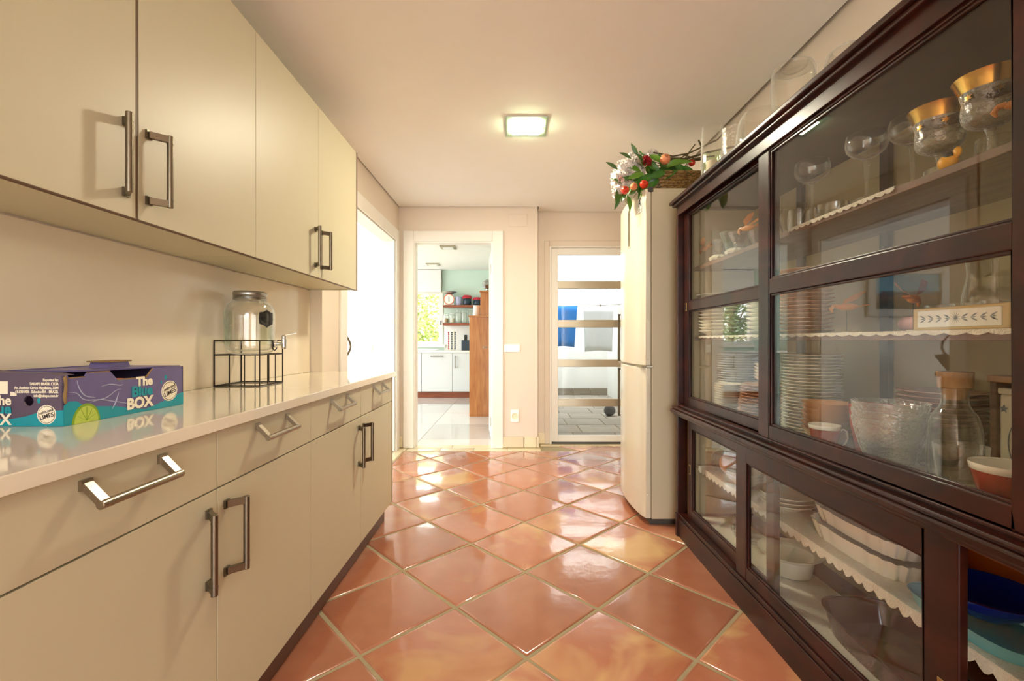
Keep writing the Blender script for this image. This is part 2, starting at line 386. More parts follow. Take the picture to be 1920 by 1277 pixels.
def tile_mesh(poly, z=0, t=.012, soft=.007):
    mb = MB(); n = len(poly); rings = [(poly, z-t), (poly, z-.0035), (inset(poly, soft*.5), z-.0008), (inset(poly, soft*1.6), z)]
    vs = [(p[0], p[1], h) for r, h in rings for p in r]; fs = []
    for i in range(3):
        for k in range(n): fs.append((i*n+k, i*n+(k+1) % n, (i+1)*n+(k+1) % n, (i+1)*n+k))
    fs.append(tuple(3*n+k for k in range(n))); return mb.add(vs, fs)
def ccw(p): return p if sum(p[i][0]*p[(i+1) % len(p)][1]-p[(i+1) % len(p)][0]*p[i][1] for i in range(len(p))) > 0 else p[::-1]

floor = struct('floor', B(-1.30, 1.42, YF, 4.86, -.12, -.0045), 'grout', 'terracotta tiled kitchen floor laid diagonally with pale grout', 'floor')
P = .4135; ang = math.radians(45-1.1); ex = Vector((math.cos(ang), math.sin(ang))); ey = Vector((-math.sin(ang), math.cos(ang))); O = Vector((.064, 2.148)); g = .0074
cache = {}
rnd = random.Random(3)
for i in range(-20, 20):
    for j in range(-20, 20):
        c0 = O+ex*(i*P)+ey*(j*P)
        q = [c0+ex*g+ey*g, c0+ex*(P-g)+ey*g, c0+ex*(P-g)+ey*(P-g), c0+ex*g+ey*(P-g)]
        q = [(v.x+rnd.uniform(-.0025, .0025), v.y+rnd.uniform(-.0025, .0025)) for v in q]
        ymax = 4.695 if min(v[0] for v in q) > .30 or max(v[1] for v in q) < 4.485 else 4.485
        for f in (lambda p: p[0]+1.075, lambda p: 1.375-p[0], lambda p: p[1]-YF-.02, lambda p: ymax-p[1]):
            q = clip(q, f)
            if len(q) < 3: break
        if len(q) < 3 or area(q) < .002: continue
        q = ccw(q); q2 = []
        for p in q:
            if not q2 or (Vector(p)-Vector(q2[-1])).length > .004: q2.append(p)
        if len(q2) < 3: continue
        cx = sum(p[0] for p in q2)/len(q2); cy = sum(p[1] for p in q2)/len(q2)
        o = part('floor_tile', tile_mesh([(p[0]-cx, p[1]-cy) for p in q2]), 'terracotta', floor, smooth=True)
        o.location = (cx, cy, rnd.uniform(-.001, .001)); o.rotation_euler = (rnd.uniform(-.002, .002), rnd.uniform(-.002, .002), 0)
def border(x0, x1, y0, y1, n, along):
    for k in range(n):
        if along == 'x': a = [(x0+(x1-x0)*k/n+.002, y0), (x0+(x1-x0)*(k+1)/n-.002, y0), (x0+(x1-x0)*(k+1)/n-.002, y1), (x0+(x1-x0)*k/n+.002, y1)]
        else: a = [(x0, y0+(y1-y0)*k/n+.002), (x1, y0+(y1-y0)*k/n+.002), (x1, y0+(y1-y0)*(k+1)/n-.002), (x0, y0+(y1-y0)*(k+1)/n-.002)]
        cx = (a[0][0]+a[2][0])/2; cy = (a[0][1]+a[2][1])/2
        o = part('border_tile', tile_mesh([(p[0]-cx, p[1]-cy) for p in a], soft=.003), 'cream_tile', floor, smooth=True); o.location = (cx, cy, 0)
border(-1.06, .29, 4.497, YB, 4, 'x'); border(.30, 1.375, 4.706, YR-.005, 3, 'x'); border(XL, -1.085, 2.80, 4.49, 5, 'y'); border(XL, -1.066, 4.497, YB, 1, 'x')

# walls
mb = MB().box(-1.33, -1.245, YF, 2.765, 0, ZT)
wall_left = struct('wall_left', mb, 'wall', 'warm white wall behind the cream cabinets on the left', 'wall')
mb = MB().box(-1.29, XL, 2.765, 3.145, 0, ZT).box(-1.29, XL, 4.485, YB, 0, ZT).box(-1.29, XL, 3.145, 4.485, 2.10, ZT)
struct('wall_passage', mb, 'wall', 'warm white wall around the wide doorway on the left', 'wall')
mb = MB().box(-1.29, -1.01, YB, YB+.12, 0, ZT).box(-.195, .263, YB, YB+.12, 0, ZT).box(-1.01, -.195, YB, YB+.12, 2.13, ZT)
wall_back = struct('wall_back', mb, 'wall', 'warm white end wall around the kitchen doorway', 'wall')
mb = MB().box(.143, .263, YB+.12, YR+.1, 0, ZT).box(.263, .40, YR, YR+.1, 0, ZT).box(1.345, 1.46, YR, YR+.1, 0, ZT).box(.40, 1.345, YR, YR+.1, 2.10, ZT)
struct('wall_recess', mb, 'wall', 'warm white wall set back around the glazed outer door', 'wall')
struct('wall_right', B(XR, XR+.1, YF, YR, 0, ZT), 'wall', 'warm white wall behind the dark display cabinet', 'wall')
mb = MB().box(-1.33, -.9, YF-.1, YF, 0, ZT).box(1.1, 1.48, YF-.1, YF, 0, ZT).box(-.9, 1.1, YF-.1, YF, 2.4, ZT)  # opening out of view, sized to give soft fill light
struct('wall_front', mb, 'wall', 'warm white wall around an added daylight opening behind', 'wall')
# dropped ceiling with a shadow gap along the walls
mb = MB().prism([(-1.23, YF), (-1.23, 2.75), (XL+.012, 2.775), (XL+.012, YB-.012), (.275, YB-.012), (.275, YR-.014), (1.352, YR-.014), (1.352, YF)], 'z', ZC, ZC+.03)
struct('ceiling', mb, 'ceiling', 'smooth off-white dropped ceiling with a shadow gap', 'ceiling')
struct('roof_slab', B(-1.45, 1.55, YF-.15, 4.95, ZT-.06, ZT+.1), 'wall', 'slab above the dropped ceiling', 'ceiling')

# baseboards of cream tile
bb = struct('baseboard_back', B(-.1, .263, YB-.004, YB, 0, .1), 'grout', 'cream tile baseboard on the end wall', 'baseboard')
for x0, x1 in ((-.098, .118), (.126, .243)): part('skirting_tile', B(x0, x1, YB-.014, YB-.003, .004, .115), 'cream_tile', bb, .003)
part('skirting_tile', B(.249, .276, YB-.014, YB-.003, .004, .115), 'cream_tile', bb, .003)
for y0, y1 in ((YB+.002, YB+.085), (YB+.09, YR-.004)): part('skirting_tile', B(.264, .276, y0, y1, .004, .115), 'cream_tile', bb, .003)
part('skirting_tile', B(.28, .393, YR-.012, YR-.001, .004, .115), 'cream_tile', bb, .003)
part('skirting_tile', B(-1.163, -1.125, YB-.012, YB-.001, .004, .115), 'cream_tile', bb, .003)

# door casings
def casing_y(name, x0, x1, ztop, w, y, depth, label, t=.018, parent=None):
    o = thing(name, label, 'doorway', ((x0+x1)/2, y, 0)); o['kind'] = 'structure'
    part('casing_side', B(x0-w, x0, y-t, y, 0, ztop+w), 'trim', o, .004); part('casing_side', B(x1, x1+w, y-t, y, 0, ztop+w), 'trim', o, .004)
    part('casing_head', B(x0, x1, y-t, y, ztop, ztop+w), 'trim', o, .004)
    part('jamb', B(x0-.012, x0+.012, y-.004, y+depth, 0, ztop+.012), 'trim', o); part('jamb', B(x1-.012, x1+.012, y-.004, y+depth, 0, ztop+.012), 'trim', o)
    part('jamb_head', B(x0+.012, x1-.012, y-.004, y+depth, ztop-.012, ztop+.012), 'trim', o)
    return o
d2 = casing_y('door_2', -1.005, -.20, 2.115, .108, YB, .12, 'white cased doorway open to the bright kitchen')
a = math.radians(90+5.5)   # leaf swung into the kitchen
lv = [(-.208, YB+.125), (-.208+.79*math.cos(a), YB+.125+.79*math.sin(a))]
px, py = lv[1][0]-lv[0][0], lv[1][1]-lv[0][1]; nl = math.hypot(px, py); nx, ny = -py/nl*.04, px/nl*.04
leaf = part('leaf', MB().prism([lv[0], lv[1], (lv[1][0]-nx, lv[1][1]-ny), (lv[0][0]-nx, lv[0][1]-ny)], 'z', .01, 2.09), 'trim', d2, .002)
for z in (.25, 1.0, 1.85): part('hinge', MB().tube([(-.216, YB+.115, z-.05), (-.216, YB+.115, z+.05)], .009), 'nickel', leaf, smooth=True)
part('lever', MB().tube([(-.29, 5.36, 1.02), (-.33, 5.36, 1.02), (-.335, 5.25, 1.02)], .008), 'nickel', leaf, smooth=True)
# wide doorway on the left wall
d1 = thing('door_1', 'wide white cased doorway in the left wall beyond the worktop', 'doorway', (XL, 3.8, 0)); d1['kind'] = 'structure'
y0, y1, w, zt = 3.145, 4.485, .115, 2.10
part('casing_side', B(XL, XL+.018, y0-w, y0, 0, zt+w), 'trim', d1, .004); part('casing_side', B(XL, XL+.018, y1, y1+w, 0, zt+w), 'trim', d1, .004)
part('casing_head', B(XL, XL+.018, y0, y1, zt, zt+w), 'trim', d1, .004)
part('jamb', B(-1.29, XL, y1-.012, y1+.008, 0, zt), 'trim', d1); part('jamb_head', B(-1.29, XL, y0, y1, zt-.012, zt+.008), 'trim', d1)
sl = part('sliding_leaf', B(-1.215, -1.175, 2.80, 3.155, .01, zt-.015), 'trim', d1)
hp = [(-1.178, 3.150, .965)]+[(-1.172+.024*math.sin(PI*k/8), 3.152+.05*math.sin(PI*k/8), .97+.18*k/8) for k in range(9)]+[(-1.178, 3.150, 1.155)]
part('bow_handle', MB().tube(hp, .007), 'nickel_dark', sl, smooth=True)
# glazed outer door
d3 = thing('door_3', 'white glazed outer door with four metal cross bars', 'door', (.87, YR, 0)); d3['kind'] = 'structure'
part('casing_side', B(.345, .40, YR-.014, YR, 0, 2.16), 'wall', d3, .006); part('casing_head', B(.40, 1.375, YR-.014, YR, 2.10, 2.16), 'wall', d3, .006)
part('casing_side', B(.398, .42, YR-.02, YR+.08, 0, 2.10), 'trim', d3, .004); part('casing_head', B(.42, 1.345, YR-.02, YR+.08, 2.085, 2.102), 'trim', d3, .004)
part('casing_side', B(1.335, 1.375, YR-.02, YR+.08, 0, 2.10), 'trim', d3, .004)
part('threshold', B(.42, 1.335, YR-.01, YR+.08, 0, .02), 'fridge_dark', d3)
lf = part('leaf_frame', MB().box(.422, .49, YR, YR+.045, .022, 2.082).box(1.265, 1.333, YR, YR+.045, .022, 2.082).box(.49, 1.265, YR, YR+.045, .022, .088).box(.49, 1.265, YR, YR+.045, 2.012, 2.082), 'trim', d3, .003)
bars = [(1.654, 1.733), (1.239, 1.319), (.819, .898), (.398, .478)]
for z0, z1 in bars: part('cross_bar', B(.49, 1.265, YR-.004, YR+.048, z0, z1), 'steel_bar', d3, .003)
zz = [.088]+[v for b in reversed(bars) for v in b]+[2.012]
for k in range(0, 10, 2): part('pane', B(.488, 1.267, YR+.02, YR+.026, zz[k]-.003, zz[k+1]+.003), 'pane', d3)
for z0, z1 in ((.885, 1.375), (.31, .81)):
    part('pull_handle', MB().tube([(1.165, YR, z0+.02), (1.165, YR-.06, z0+.02)], .008).tube([(1.165, YR, z1-.02), (1.165, YR-.06, z1-.02)], .008).box(1.118, 1.135, YR-.066, YR-.05, z0, z1).box(1.118, 1.175, YR-.066, YR-.05, z0, z0+.016).box(1.118, 1.175, YR-.066, YR-.05, z1-.016, z1), 'nickel_dark', d3, .002)

# switch, socket and cover plate on the end wall
sw = thing('light_switch', 'white double light switch on the end wall between the doors', 'switch', (0, YB, 1.02))
part('back_plate', B(-.082, .082, YB-.009, YB, .98, 1.06), 'white_gloss', sw, .003)
for x in (-.04, .04): part('rocker', B(x-.034, x+.034, YB-.013, YB-.008, .988, 1.052), 'white_gloss', sw, .003)
so = thing('wall_socket', 'white power socket low on the end wall', 'socket', (.03, YB, .26))
part('back_plate', B(-.012, .072, YB-.01, YB, .262, .392), 'white_gloss', so, .004)
part('outlet_well', MB().lathe([(.0, .001), (.026, .001), (.028, .006), (.034, .006), (.035, 0)], 24).xf(Matrix.Translation((.03, YB-.01, .327)) @ Matrix.Rotation(PI/2, 4, 'X')), 'candle', so, smooth=True)
solo('cover_plate', B(-.033, .153, YB-.007, YB, 2.27, 2.394), 'wall', 'square blank cover plate high above the light switch', 'cover plate', bevel=.003, smooth=False)

# ceiling lamp
lp = thing('ceiling_lamp', 'square glowing glass ceiling lamp in the middle of the ceiling', 'lamp', (.09, 2.87, ZC))
part('frame', MB().box(-.035, .215, 2.745, 2.995, ZC-.008, ZC), 'trim', lp, .002)
part('glass_plate', B(-.045, .225, 2.735, 3.005, ZC-.016, ZC-.010), 'frost_glass', lp, .002)
part('diffuser', B(.005, .175, 2.79, 2.95, ZC-.022, ZC-.0165), 'lamp_emit', lp)
for x in (-.02, .2): part('screw', MB().sphere((x, 2.87, ZC-.016), .006, 8), 'chrome', lp, smooth=True)

# ---------------------------------------------------------------- cream cabinets on the left
XD = -.735; XU = -.95; XW = -1.243
def handle(parent, base, Lv, Ov, Sv, half=.085, out=.036, side=.033, m='nickel'):
    base = Vector(base); Lv = Vector(Lv); Ov = Vector(Ov); Sv = Vector(Sv); mb = MB()
    for k in (-1, 1):
        p = base+Lv*(k*half)
        mb.bar(p, p+Ov*.006, .022, .018, Lv); mb.bar(p+Ov*.004, p+Ov*out+Sv*side, .017, .011, Lv)
    c = base+Ov*out+Sv*side
    mb.tube([c-Lv*(half+.01), c-Lv*(half+.009), c+Lv*(half+.009), c+Lv*(half+.01)], [.0068, .0078, .0078, .0068], 14)
    for k in (-1, 1): mb.tube([c+Lv*(k*(half-.012)), c+Lv*(k*(half-.010))], .0084, 14)
    return part('handle', mb, m, parent, smooth=True)
S = [.074, .594, 1.124, 1.647, 2.192, 2.754]
def base_unit(y0, ym, y1, label, first=False):
    u = thing('base_cabinet', label, 'cabinet', (-1.0, (y0+y1)/2, 0), group='cream base cabinets')
    part('carcass', B(XW, XD-.02, y0+.001, y1-.001, .12, .876), 'front', u)
    part('plinth', B(XW, -.78, y0+.001, y1-.001, .001, .118), 'plinth', u)
    for a, b, hs in ((y0, ym, 1), (ym, y1, -1)):
        if b-a < .05: continue
        dr = part('drawer_front', B(XD-.019, XD, a+.0015, b-.0015, .733, .874), 'front', u, .001)
        handle(dr, (XD, (a+b)/2, .853), (0, 1, 0), (1, 0, 0), (0, 0, -1))
        d = part('door', B(XD-.019, XD, a+.0015, b-.0015, .115, .729), 'front', u, .001)
        yb = b-.035 if hs == 1 else a+.033
        handle(d, (XD, yb, .595), (0, 0, 1), (1, 0, 0), (0, -hs, 0), half=.086, side=.03, m='nickel_dark')  # door handles toned darker for the dark corridor they reflect
    return u
base_unit(S[1], S[2], S[3], 'cream two-door base cabinet under the blue cardboard box')
u = base_unit(S[3], S[4], S[5], 'cream two-door base cabinet at the far end beside the doorway')
part('end_panel', B(XW, XD, S[5], S[5]+.016, .115, .876), 'front', u); part('edge_and_gap_strip', B(XD-.002, XD+.0005, S[5]+.001, S[5]+.016, .115, .876), 'front_edge_and_gap', u)
u = base_unit(S[0], S[0]+.001, S[1], 'cream base cabinet nearest the camera, left of the frame')
solo('worktop', B(XW, -.72, .05, 2.80, .878, .908), 'worktop', 'glossy cream-white worktop running along the left wall', 'worktop', bevel=.002, smooth=False)
solo('splashback', B(-1.2445, XW+.004, .05, 2.76, .909, 1.407), 'splash', 'plain glossy cream splashback panel above the worktop', 'splashback', bevel=0, smooth=False)
T = [.08, .61, 1.1435, 1.672, 2.211, 2.749]
def wall_unit(y0, ym, y1, label, gap=0):
    u = thing('wall_cabinet', label, 'cabinet', (-1.1, (y0+y1)/2, 1.408), group='cream wall cabinets')
    part('carcass', B(XW, XU-.02, y0+.001, y1-.001, 1.413, 2.245), 'front', u)
    for a, b, hs in ((y0, ym, 1), (ym, y1, -1)):
        if b-a < .05: continue
        d = part('door', B(XU-.019, XU, a+.001+(gap if hs == -1 else 0), b-.001-(gap if hs == 1 else 0), 1.408, 2.248), 'front', u, .001)
        yb = b-.037 if hs == 1 else a+.032
        handle(d, (XU, yb, 1.55), (0, 0, 1), (1, 0, 0), (0, -hs, 0), half=.086, side=.03, m='nickel_dark')  # darker metal here too, standing in for dark reflections
        if gap and hs == 1: part('edge_and_gap_strip', B(XU-.0185, XU+.0004, b-.0065, b-.001, 1.4085, 2.247), 'front_edge_and_gap', d)  # dark strip added to imitate shade in the gap between the doors
        part('edge_and_gap_strip', B(XU-.018, XU-.0005, a+.001, b-.001, 1.4065, 1.4085), 'front_edge_and_gap', d)
    return u
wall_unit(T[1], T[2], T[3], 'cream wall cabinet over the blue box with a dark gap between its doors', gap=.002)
u = wall_unit(T[3], T[4], T[5], 'cream wall cabinet over the glass drink dispenser at the far end')
part('end_panel', B(XW, XU-.019, T[5], T[5]+.016, 1.408, 2.248), 'front', u); part('edge_and_gap_strip', B(XU-.02, XU+.0005, T[5]-.0005, T[5]+.016, 1.406, 2.249), 'front_edge_and_gap', u)
wall_unit(T[0], T[0]+.001, T[1], 'cream wall cabinet nearest the camera, left of the frame')

# ---------------------------------------------------------------- cardboard box of limes
BX, BY, BH = .225, .355, .114
bx = thing('cardboard_box', 'purple and teal cardboard fruit box reading The Blue BOX on the worktop', 'box', (-1.0, 1.005, .9085), math.radians(-1.2))
def bp(name, mb, m, parent=bx, **k): return part(name, mb, m, parent, world=False, **k)
t = .004
front = bp('front_panel', MB().prism([(0, 0), (BY, 0), (BY, BH), (.245, BH+.001), (.222, BH-.024), (.135, BH-.022), (.115, BH), (.055, BH+.001), (.05, BH-.008), (.012, BH-.009), (.008, BH), (0, BH)], 'x', -t, 0), 'box_purple')
side = bp('end_panel', MB().prism([(-BX, 0), (-.092, 0), (-.092, BH), (-BX, BH)], 'y', 0, t).prism([(-.068, 0), (0, 0), (0, BH-.001), (-.068, BH)], 'y', 0, t).prism([(-.092, 0), (-.068, 0), (-.068, .044), (-.092, .044)], 'y', 0, t).prism([(-.092, .068), (-.068, .068), (-.068, BH), (-.092, BH)], 'y', 0, t), 'box_side')
hole = MB(); n = 24
rim = [(-.08+.0115*math.cos(2*PI*k/n), .056+.0115*math.sin(2*PI*k/n)) for k in range(n)]
sq = []
for k in range(n):
    c, s_ = math.cos(2*PI*k/n), math.sin(2*PI*k/n); q = .0125/max(abs(c), abs(s_)); sq.append((-.08+q*c, .056+q*s_))
for yy in (0, t):
    hole.add([(p[0], yy, p[1]) for p in rim+sq], [(k, (k+1) % n, n+(k+1) % n, n+k) for k in range(n)])
hole.add([(p[0], 0, p[1]) for p in rim]+[(p[0], t, p[1]) for p in rim], [(k, (k+1) % n, n+(k+1) % n, n+k) for k in range(n)])
bp('hand_hole', hole, 'box_side', side)
bp('back_panel', MB().box(-BX, -BX+t, 0, BY, 0, BH+.006), 'box_purple'); bp('far_panel', B(-BX, 0, BY-t, BY, 0, BH), 'box_purple'); bp('bottom_panel', B(-BX, 0, 0, BY, 0, .004), 'box_card')
fl = bp('top_flap', MB().prism([(.09, -BX), (BY-.002, -BX), (BY-.002, -.008), (.30, -.008), (.235, -.05), (.16, -.06), (.12, -.1)], 'z', 0, .004).xf(Matrix(((0,1,0,0),(1,0,0,0),(0,0,1,BH-.001),(0,0,0,1))) ), 'box_purple')
bp('flap_tab', MB().prism([(.215, 0), (.285, .002), (.278, .016), (.222, .018)], 'x', -.155, -.10).xf(Matrix.Translation((0, 0, BH+.002))), 'box_purple', fl)
bp('flap_edge', MB().box(-.158, -.098, .213, .287, BH+.018, BH+.022), 'box_card', fl)
bp('torn_edge', MB().tube([(-.002, .004, .05), (.001, .002, .07), (-.001, .005, .09), (.002, .002, .104), (-.004, .004, .113)], .0035, 6), 'box_card', side)
bp('top_edge', MB().tube([(-.002, .01, BH-.008), (-.002, .05, BH-.008)], .002, 5).tube([(-.002, .056, BH+.001), (-.002, .114, BH+.001)], .0018, 5).tube([(-.002, .135, BH-.022), (-.002, .222, BH-.023), (-.002, .245, BH)], .0024, 5), 'box_card', front)
bp('end_top_fold', MB().prism([(-BX, BH-.001), (-.005, BH-.001), (-.03, BH+.004), (-.14, BH+.006), (-BX, BH+.014)], 'y', -.001, .03), 'box_side', side)
bp('coral_liner', MB().box(-.13, -.008, .10, .16, .07, .094), 'coral')
e = .0006
bp('teal_wave', MB().prism([(0, 0), (BY, 0), (BY, .036), (.34, .034), (.30, .024), (.26, .014), (.22, .006), (.18, .012), (.13, .026), (.09, .032), (.05, .036), (.03, .052), (.012, .054), (0, .045)], 'x', 0, e), 'box_teal', front)
bp('teal_wave', MB().prism([(0, 0), (-BX, 0), (-.16, .014), (-.12, .016), (-.085, .022), (-.05, .033), (0, .036)], 'y', -e, 0), 'box_teal', side)
text('lettering', 'The', .033, 'box_cream', front, frame_x((e*2, .241, .071)), bold=.0014, align='RIGHT')
text('lettering', 'Blue', .038, 'box_teal', front, frame_x((e*2, .241, .044)), bold=.0013, align='RIGHT')
text('lettering', 'BOX', .039, 'box_cream', front, frame_x((e*3, .241, .013)), bold=.0018, align='RIGHT')
def badge(par, fr, r):
    mb = MB(); n = 32
    def disc(rr, z, m):
        q = MB().add([(rr*math.cos(2*PI*k/n), rr*math.sin(2*PI*k/n), z) for k in range(n)]+[(rr*math.cos(2*PI*k/n), rr*math.sin(2*PI*k/n), 0) for k in range(n)], [tuple(range(n))]+[(k, (k+1) % n, n+(k+1) % n, n+k) for k in range(n)])
        return part('badge', q.xf(fr), m, par, world=False)
    disc(r, .0008, 'box_cream'); disc(r*.9, .0010, 'box_ink'); disc(r*.85, .0012, 'box_cream')
    R = Matrix.Rotation(math.radians(17), 4, 'Z')
    text('lettering', 'LIMES', r*.62, 'box_ink', par, fr @ R @ Matrix.Translation((0, -.36*r, .0014)), bold=r*.006, align='CENTER')
    text('lettering', 'selected', r*.46, 'box_ink', par, fr @ R @ Matrix.Translation((.02*r, .18*r, .0014)), align='CENTER', shear=.35)
badge(front, frame_x((0, .302, .046)), .029); badge(side, frame_ny((-.038, 0, .026)), .0215)
for k, ln in enumerate(('Exported by:', 'TAKAPE BRASIL LTDA', 'Av. Antônio Carlos Magalhães, 3244', '41.020-000 - Salvador/BA - BRAZIL', 'info@takape.com.br')):
    text('lettering', ln, .0088, 'box_cream', side, frame_ny((-.011, -.0004, .1005-k*.0088)), bold=.00018, align='RIGHT', sx=.78)
text('lettering', 'The', .03, 'box_cream', side, frame_ny((-.118, -e*2, .048)), bold=.0008, align='RIGHT')
text('lettering', 'Blue', .033, 'box_teal', side, frame_ny((-.118, -e*2, .028)), bold=.001, align='RIGHT')
text('lettering', 'BOX', .034, 'box_cream', side, frame_ny((-.118, -e*3, .004)), bold=.001, align='RIGHT')
bp('printed_block', B(-.15, -.127, -e, 0, .072, .1), 'box_cream', side)
bp('printed_pictogram', MB().prism([(-.121, .068), (-.107, .068), (-.107, .073), (-.113, .076), (-.121, .077)], 'y', -e, 0), 'box_cream', side)
# lime slice and splash
n = 28; lc = (.052, .0)
bp('lime_rind', MB().prism([(max(.002, lc[0]+.034*math.cos(PI*k/n)), lc[1]+.044*math.sin(PI*k/n)) for k in range(n+1)], 'x', 0, e*2), 'lime_green', front)
bp('lime_flesh', MB().prism([(lc[0]+.029*math.cos(PI*k/n), lc[1]+.038*math.sin(PI*k/n)) for k in range(n+1)], 'x', 0, e*3), 'lime_flesh', front)
sp_ = MB()
for k in range(1, 6):
    a = PI*k/6; sp_.prism([(lc[0]-.0006, .004), (lc[0]+.0006, .004), (lc[0]+.027*math.cos(a)+.0005, .036*math.sin(a)), (lc[0]+.027*math.cos(a)-.0005, .036*math.sin(a))], 'x', 0, e*3.6)
bp('lime_segments', sp_, 'lime_green', front)
for pts in ([(.01, .075), (.03, .07), (.045, .055), (.065, .05), (.10, .05), (.13, .066), (.145, .068)], [(.03, .1), (.036, .08), (.05, .062), (.075, .055)], [(.09, .08), (.115, .083), (.14, .078), (.15, .079)], [(.118, .02), (.128, .035), (.138, .06)], [(.062, .045), (.09, .048), (.12, .04), (.16, .03), (.2, .018)]):
    q_ = []
    for i in range(len(pts)-1):   # smooth curve through the points
        a0, a1, a2, a3 = pts[max(i-1, 0)], pts[i], pts[i+1], pts[min(i+2, len(pts)-1)]
        for s_ in range(6):
            f = s_/6; q_.append(tuple(.5*(2*a1[c]+(a2[c]-a0[c])*f+(2*a0[c]-5*a1[c]+4*a2[c]-a3[c])*f*f+(3*a1[c]-a0[c]-3*a2[c]+a3[c])*f**3) for c in (0, 1)))
    q_.append(pts[-1]); nq = len(q_)
    bp('splash_print', MB().tube([(.0001, p[0], p[1]) for p in q_], [.0003+.0012*math.sin(PI*(i+.5)/nq) for i in range(nq)], 5), 'box_splash', front)
for c, r in (((.288, .086), .005), ((.272, .073), .003)): bp('drop_print', MB().prism([(c[0]+r*.8*math.cos(2*PI*k/12), c[1]+r*1.4*math.sin(2*PI*k/12)) for k in range(12)], 'x', 0, e*2), 'box_teal', front)
bp('drop_print', MB().prism([(-.056+.004*math.cos(2*PI*k/12), .057+.006*math.sin(2*PI*k/12)) for k in range(12)], 'y', -e, 0), 'box_teal', side)

# ---------------------------------------------------------------- drink dispenser on its wire stand
SX, SY, SZ = -1.142, 1.965, .9085
st = thing('dispenser_stand', 'black wire stand holding up the glass drink dispenser', 'stand', (SX, SY, SZ))
h = .094; cs = [(SX-h, SY-h), (SX+h, SY-h), (SX+h, SY+h), (SX-h, SY+h)]; r = .0028
part('base_ring', MB().tube([(c[0], c[1], SZ+r) for c in cs], r, 6, True), 'black_wire', st)
part('support_ring', MB().tube([(c[0], c[1], 1.04) for c in cs], r, 6, True), 'black_wire', st)
part('top_ring', MB().tube([(SX+h, SY+.045, 1.1), (cs[2][0], cs[2][1], 1.1), (cs[3][0], cs[3][1], 1.1), (cs[0][0], cs[0][1], 1.1), (cs[1][0], cs[1][1], 1.1), (SX+h, SY+.005, 1.1), (SX+h, SY+.006, 1.075), (SX+h, SY+.012, 1.062), (SX+h, SY+.025, 1.056), (SX+h, SY+.038, 1.062), (SX+h, SY+.044, 1.075), (SX+h, SY+.045, 1.1)], r, 6), 'black_wire', st)
for c in cs: part('post', MB().tube([(c[0], c[1], SZ), (c[0], c[1], 1.1)], r, 6), 'black_wire', st)
for c in ((SX-h/3, SY-h), (SX+h/3, SY-h), (SX+h, SY-h/3), (SX+h, SY+h/3), (SX-h/3, SY+h), (SX+h/3, SY+h)): part('rung', MB().tube([(c[0], c[1], SZ), (c[0], c[1], 1.04)], r*.9, 6), 'black_wire', st)
js = thing('drink_dispenser', 'clear glass drink dispenser jar with metal tap and screw lid', 'jar', (SX, SY, 1.043))
def sqr(t_, k): return -.05*(1-abs(math.cos(2*t_)))*0
jar = part('glass_body', MB().lathe(sm([(.0, 0), (.07, 0), (.088, .008), (.092, .02), (.094, .05), (.097, .13), (.095, .185), (.082, .215), (.062, .232), (.058, .245), (.055, .245), (.058, .23), (.078, .212), (.091, .184), (.093, .13), (.09, .05), (.087, .024), (.07, .014), (0, .012)]), 40, (SX, SY, 1.043)), 'glass', js, smooth=True)
part('lid', MB().lathe([(0, .232), (.064, .232), (.066, .238), (.063, .241), (.066, .245), (.063, .249), (.066, .253), (.066, .264), (.062, .269), (0, .269)], 36, (SX, SY, 1.043)), 'pewter', js, smooth=True)
def curved(y0, y1, z0, z1, R, poly, m, nm):   # a label wrapped on the jar, facing the room
    mb = MB(); vs = []
    n = len(poly)
    for rr in (R+.0012, R):
        for a, z in poly: vs.append((SX+rr*math.cos(a), SY+rr*math.sin(a), 1.043+z))
    mb.add(vs, [tuple(range(n))]+[(k, (k+1) % n, n+(k+1) % n, n+k) for k in range(n)]); part(nm, mb, m, jar, smooth=False)
for a0, mm, nm in ((-.35, 'black', 'chalk_label'), (-2.1, 'frost_glass', 'embossed_panel')):
    P8 = [(-.34, .128), (-.17, .122), (0, .112), (.17, .122), (.34, .128), (.36, .15), (.34, .176), (.17, .179), (0, .188), (-.17, .179), (-.34, .176), (-.36, .15)]
    curved(0, 0, 0, 0, .0975, [(a0+p[0], p[1]) for p in P8], mm, nm)
    curved(0, 0, 0, 0, .0968, [(a0-.3, .04), (a0-.1, .04), (a0+.1, .04), (a0+.3, .04), (a0+.3, .118), (a0+.1, .114), (a0-.1, .114), (a0-.3, .118)], 'frost_glass', 'embossed_panel')
ty = SY+.025
tap = part('tap', MB().tube([(SX+.085, ty, 1.085), (SX+.1, ty, 1.085)], .017, 16).tube([(SX+.098, ty, 1.085), (SX+.128, ty, 1.085)], .008, 12).tube([(SX+.135, ty, 1.062), (SX+.135, ty, 1.075), (SX+.135, ty, 1.108)], [.008, .011, .011], 12).sphere((SX+.135, ty, 1.115), .011, 12), 'chrome', js, smooth=True)
part('tap_lever', MB().bar((SX+.135, ty, 1.122), (SX+.185, ty+.012, 1.132), .009, .004, (0, 1, 0)), 'chrome', tap, .001)

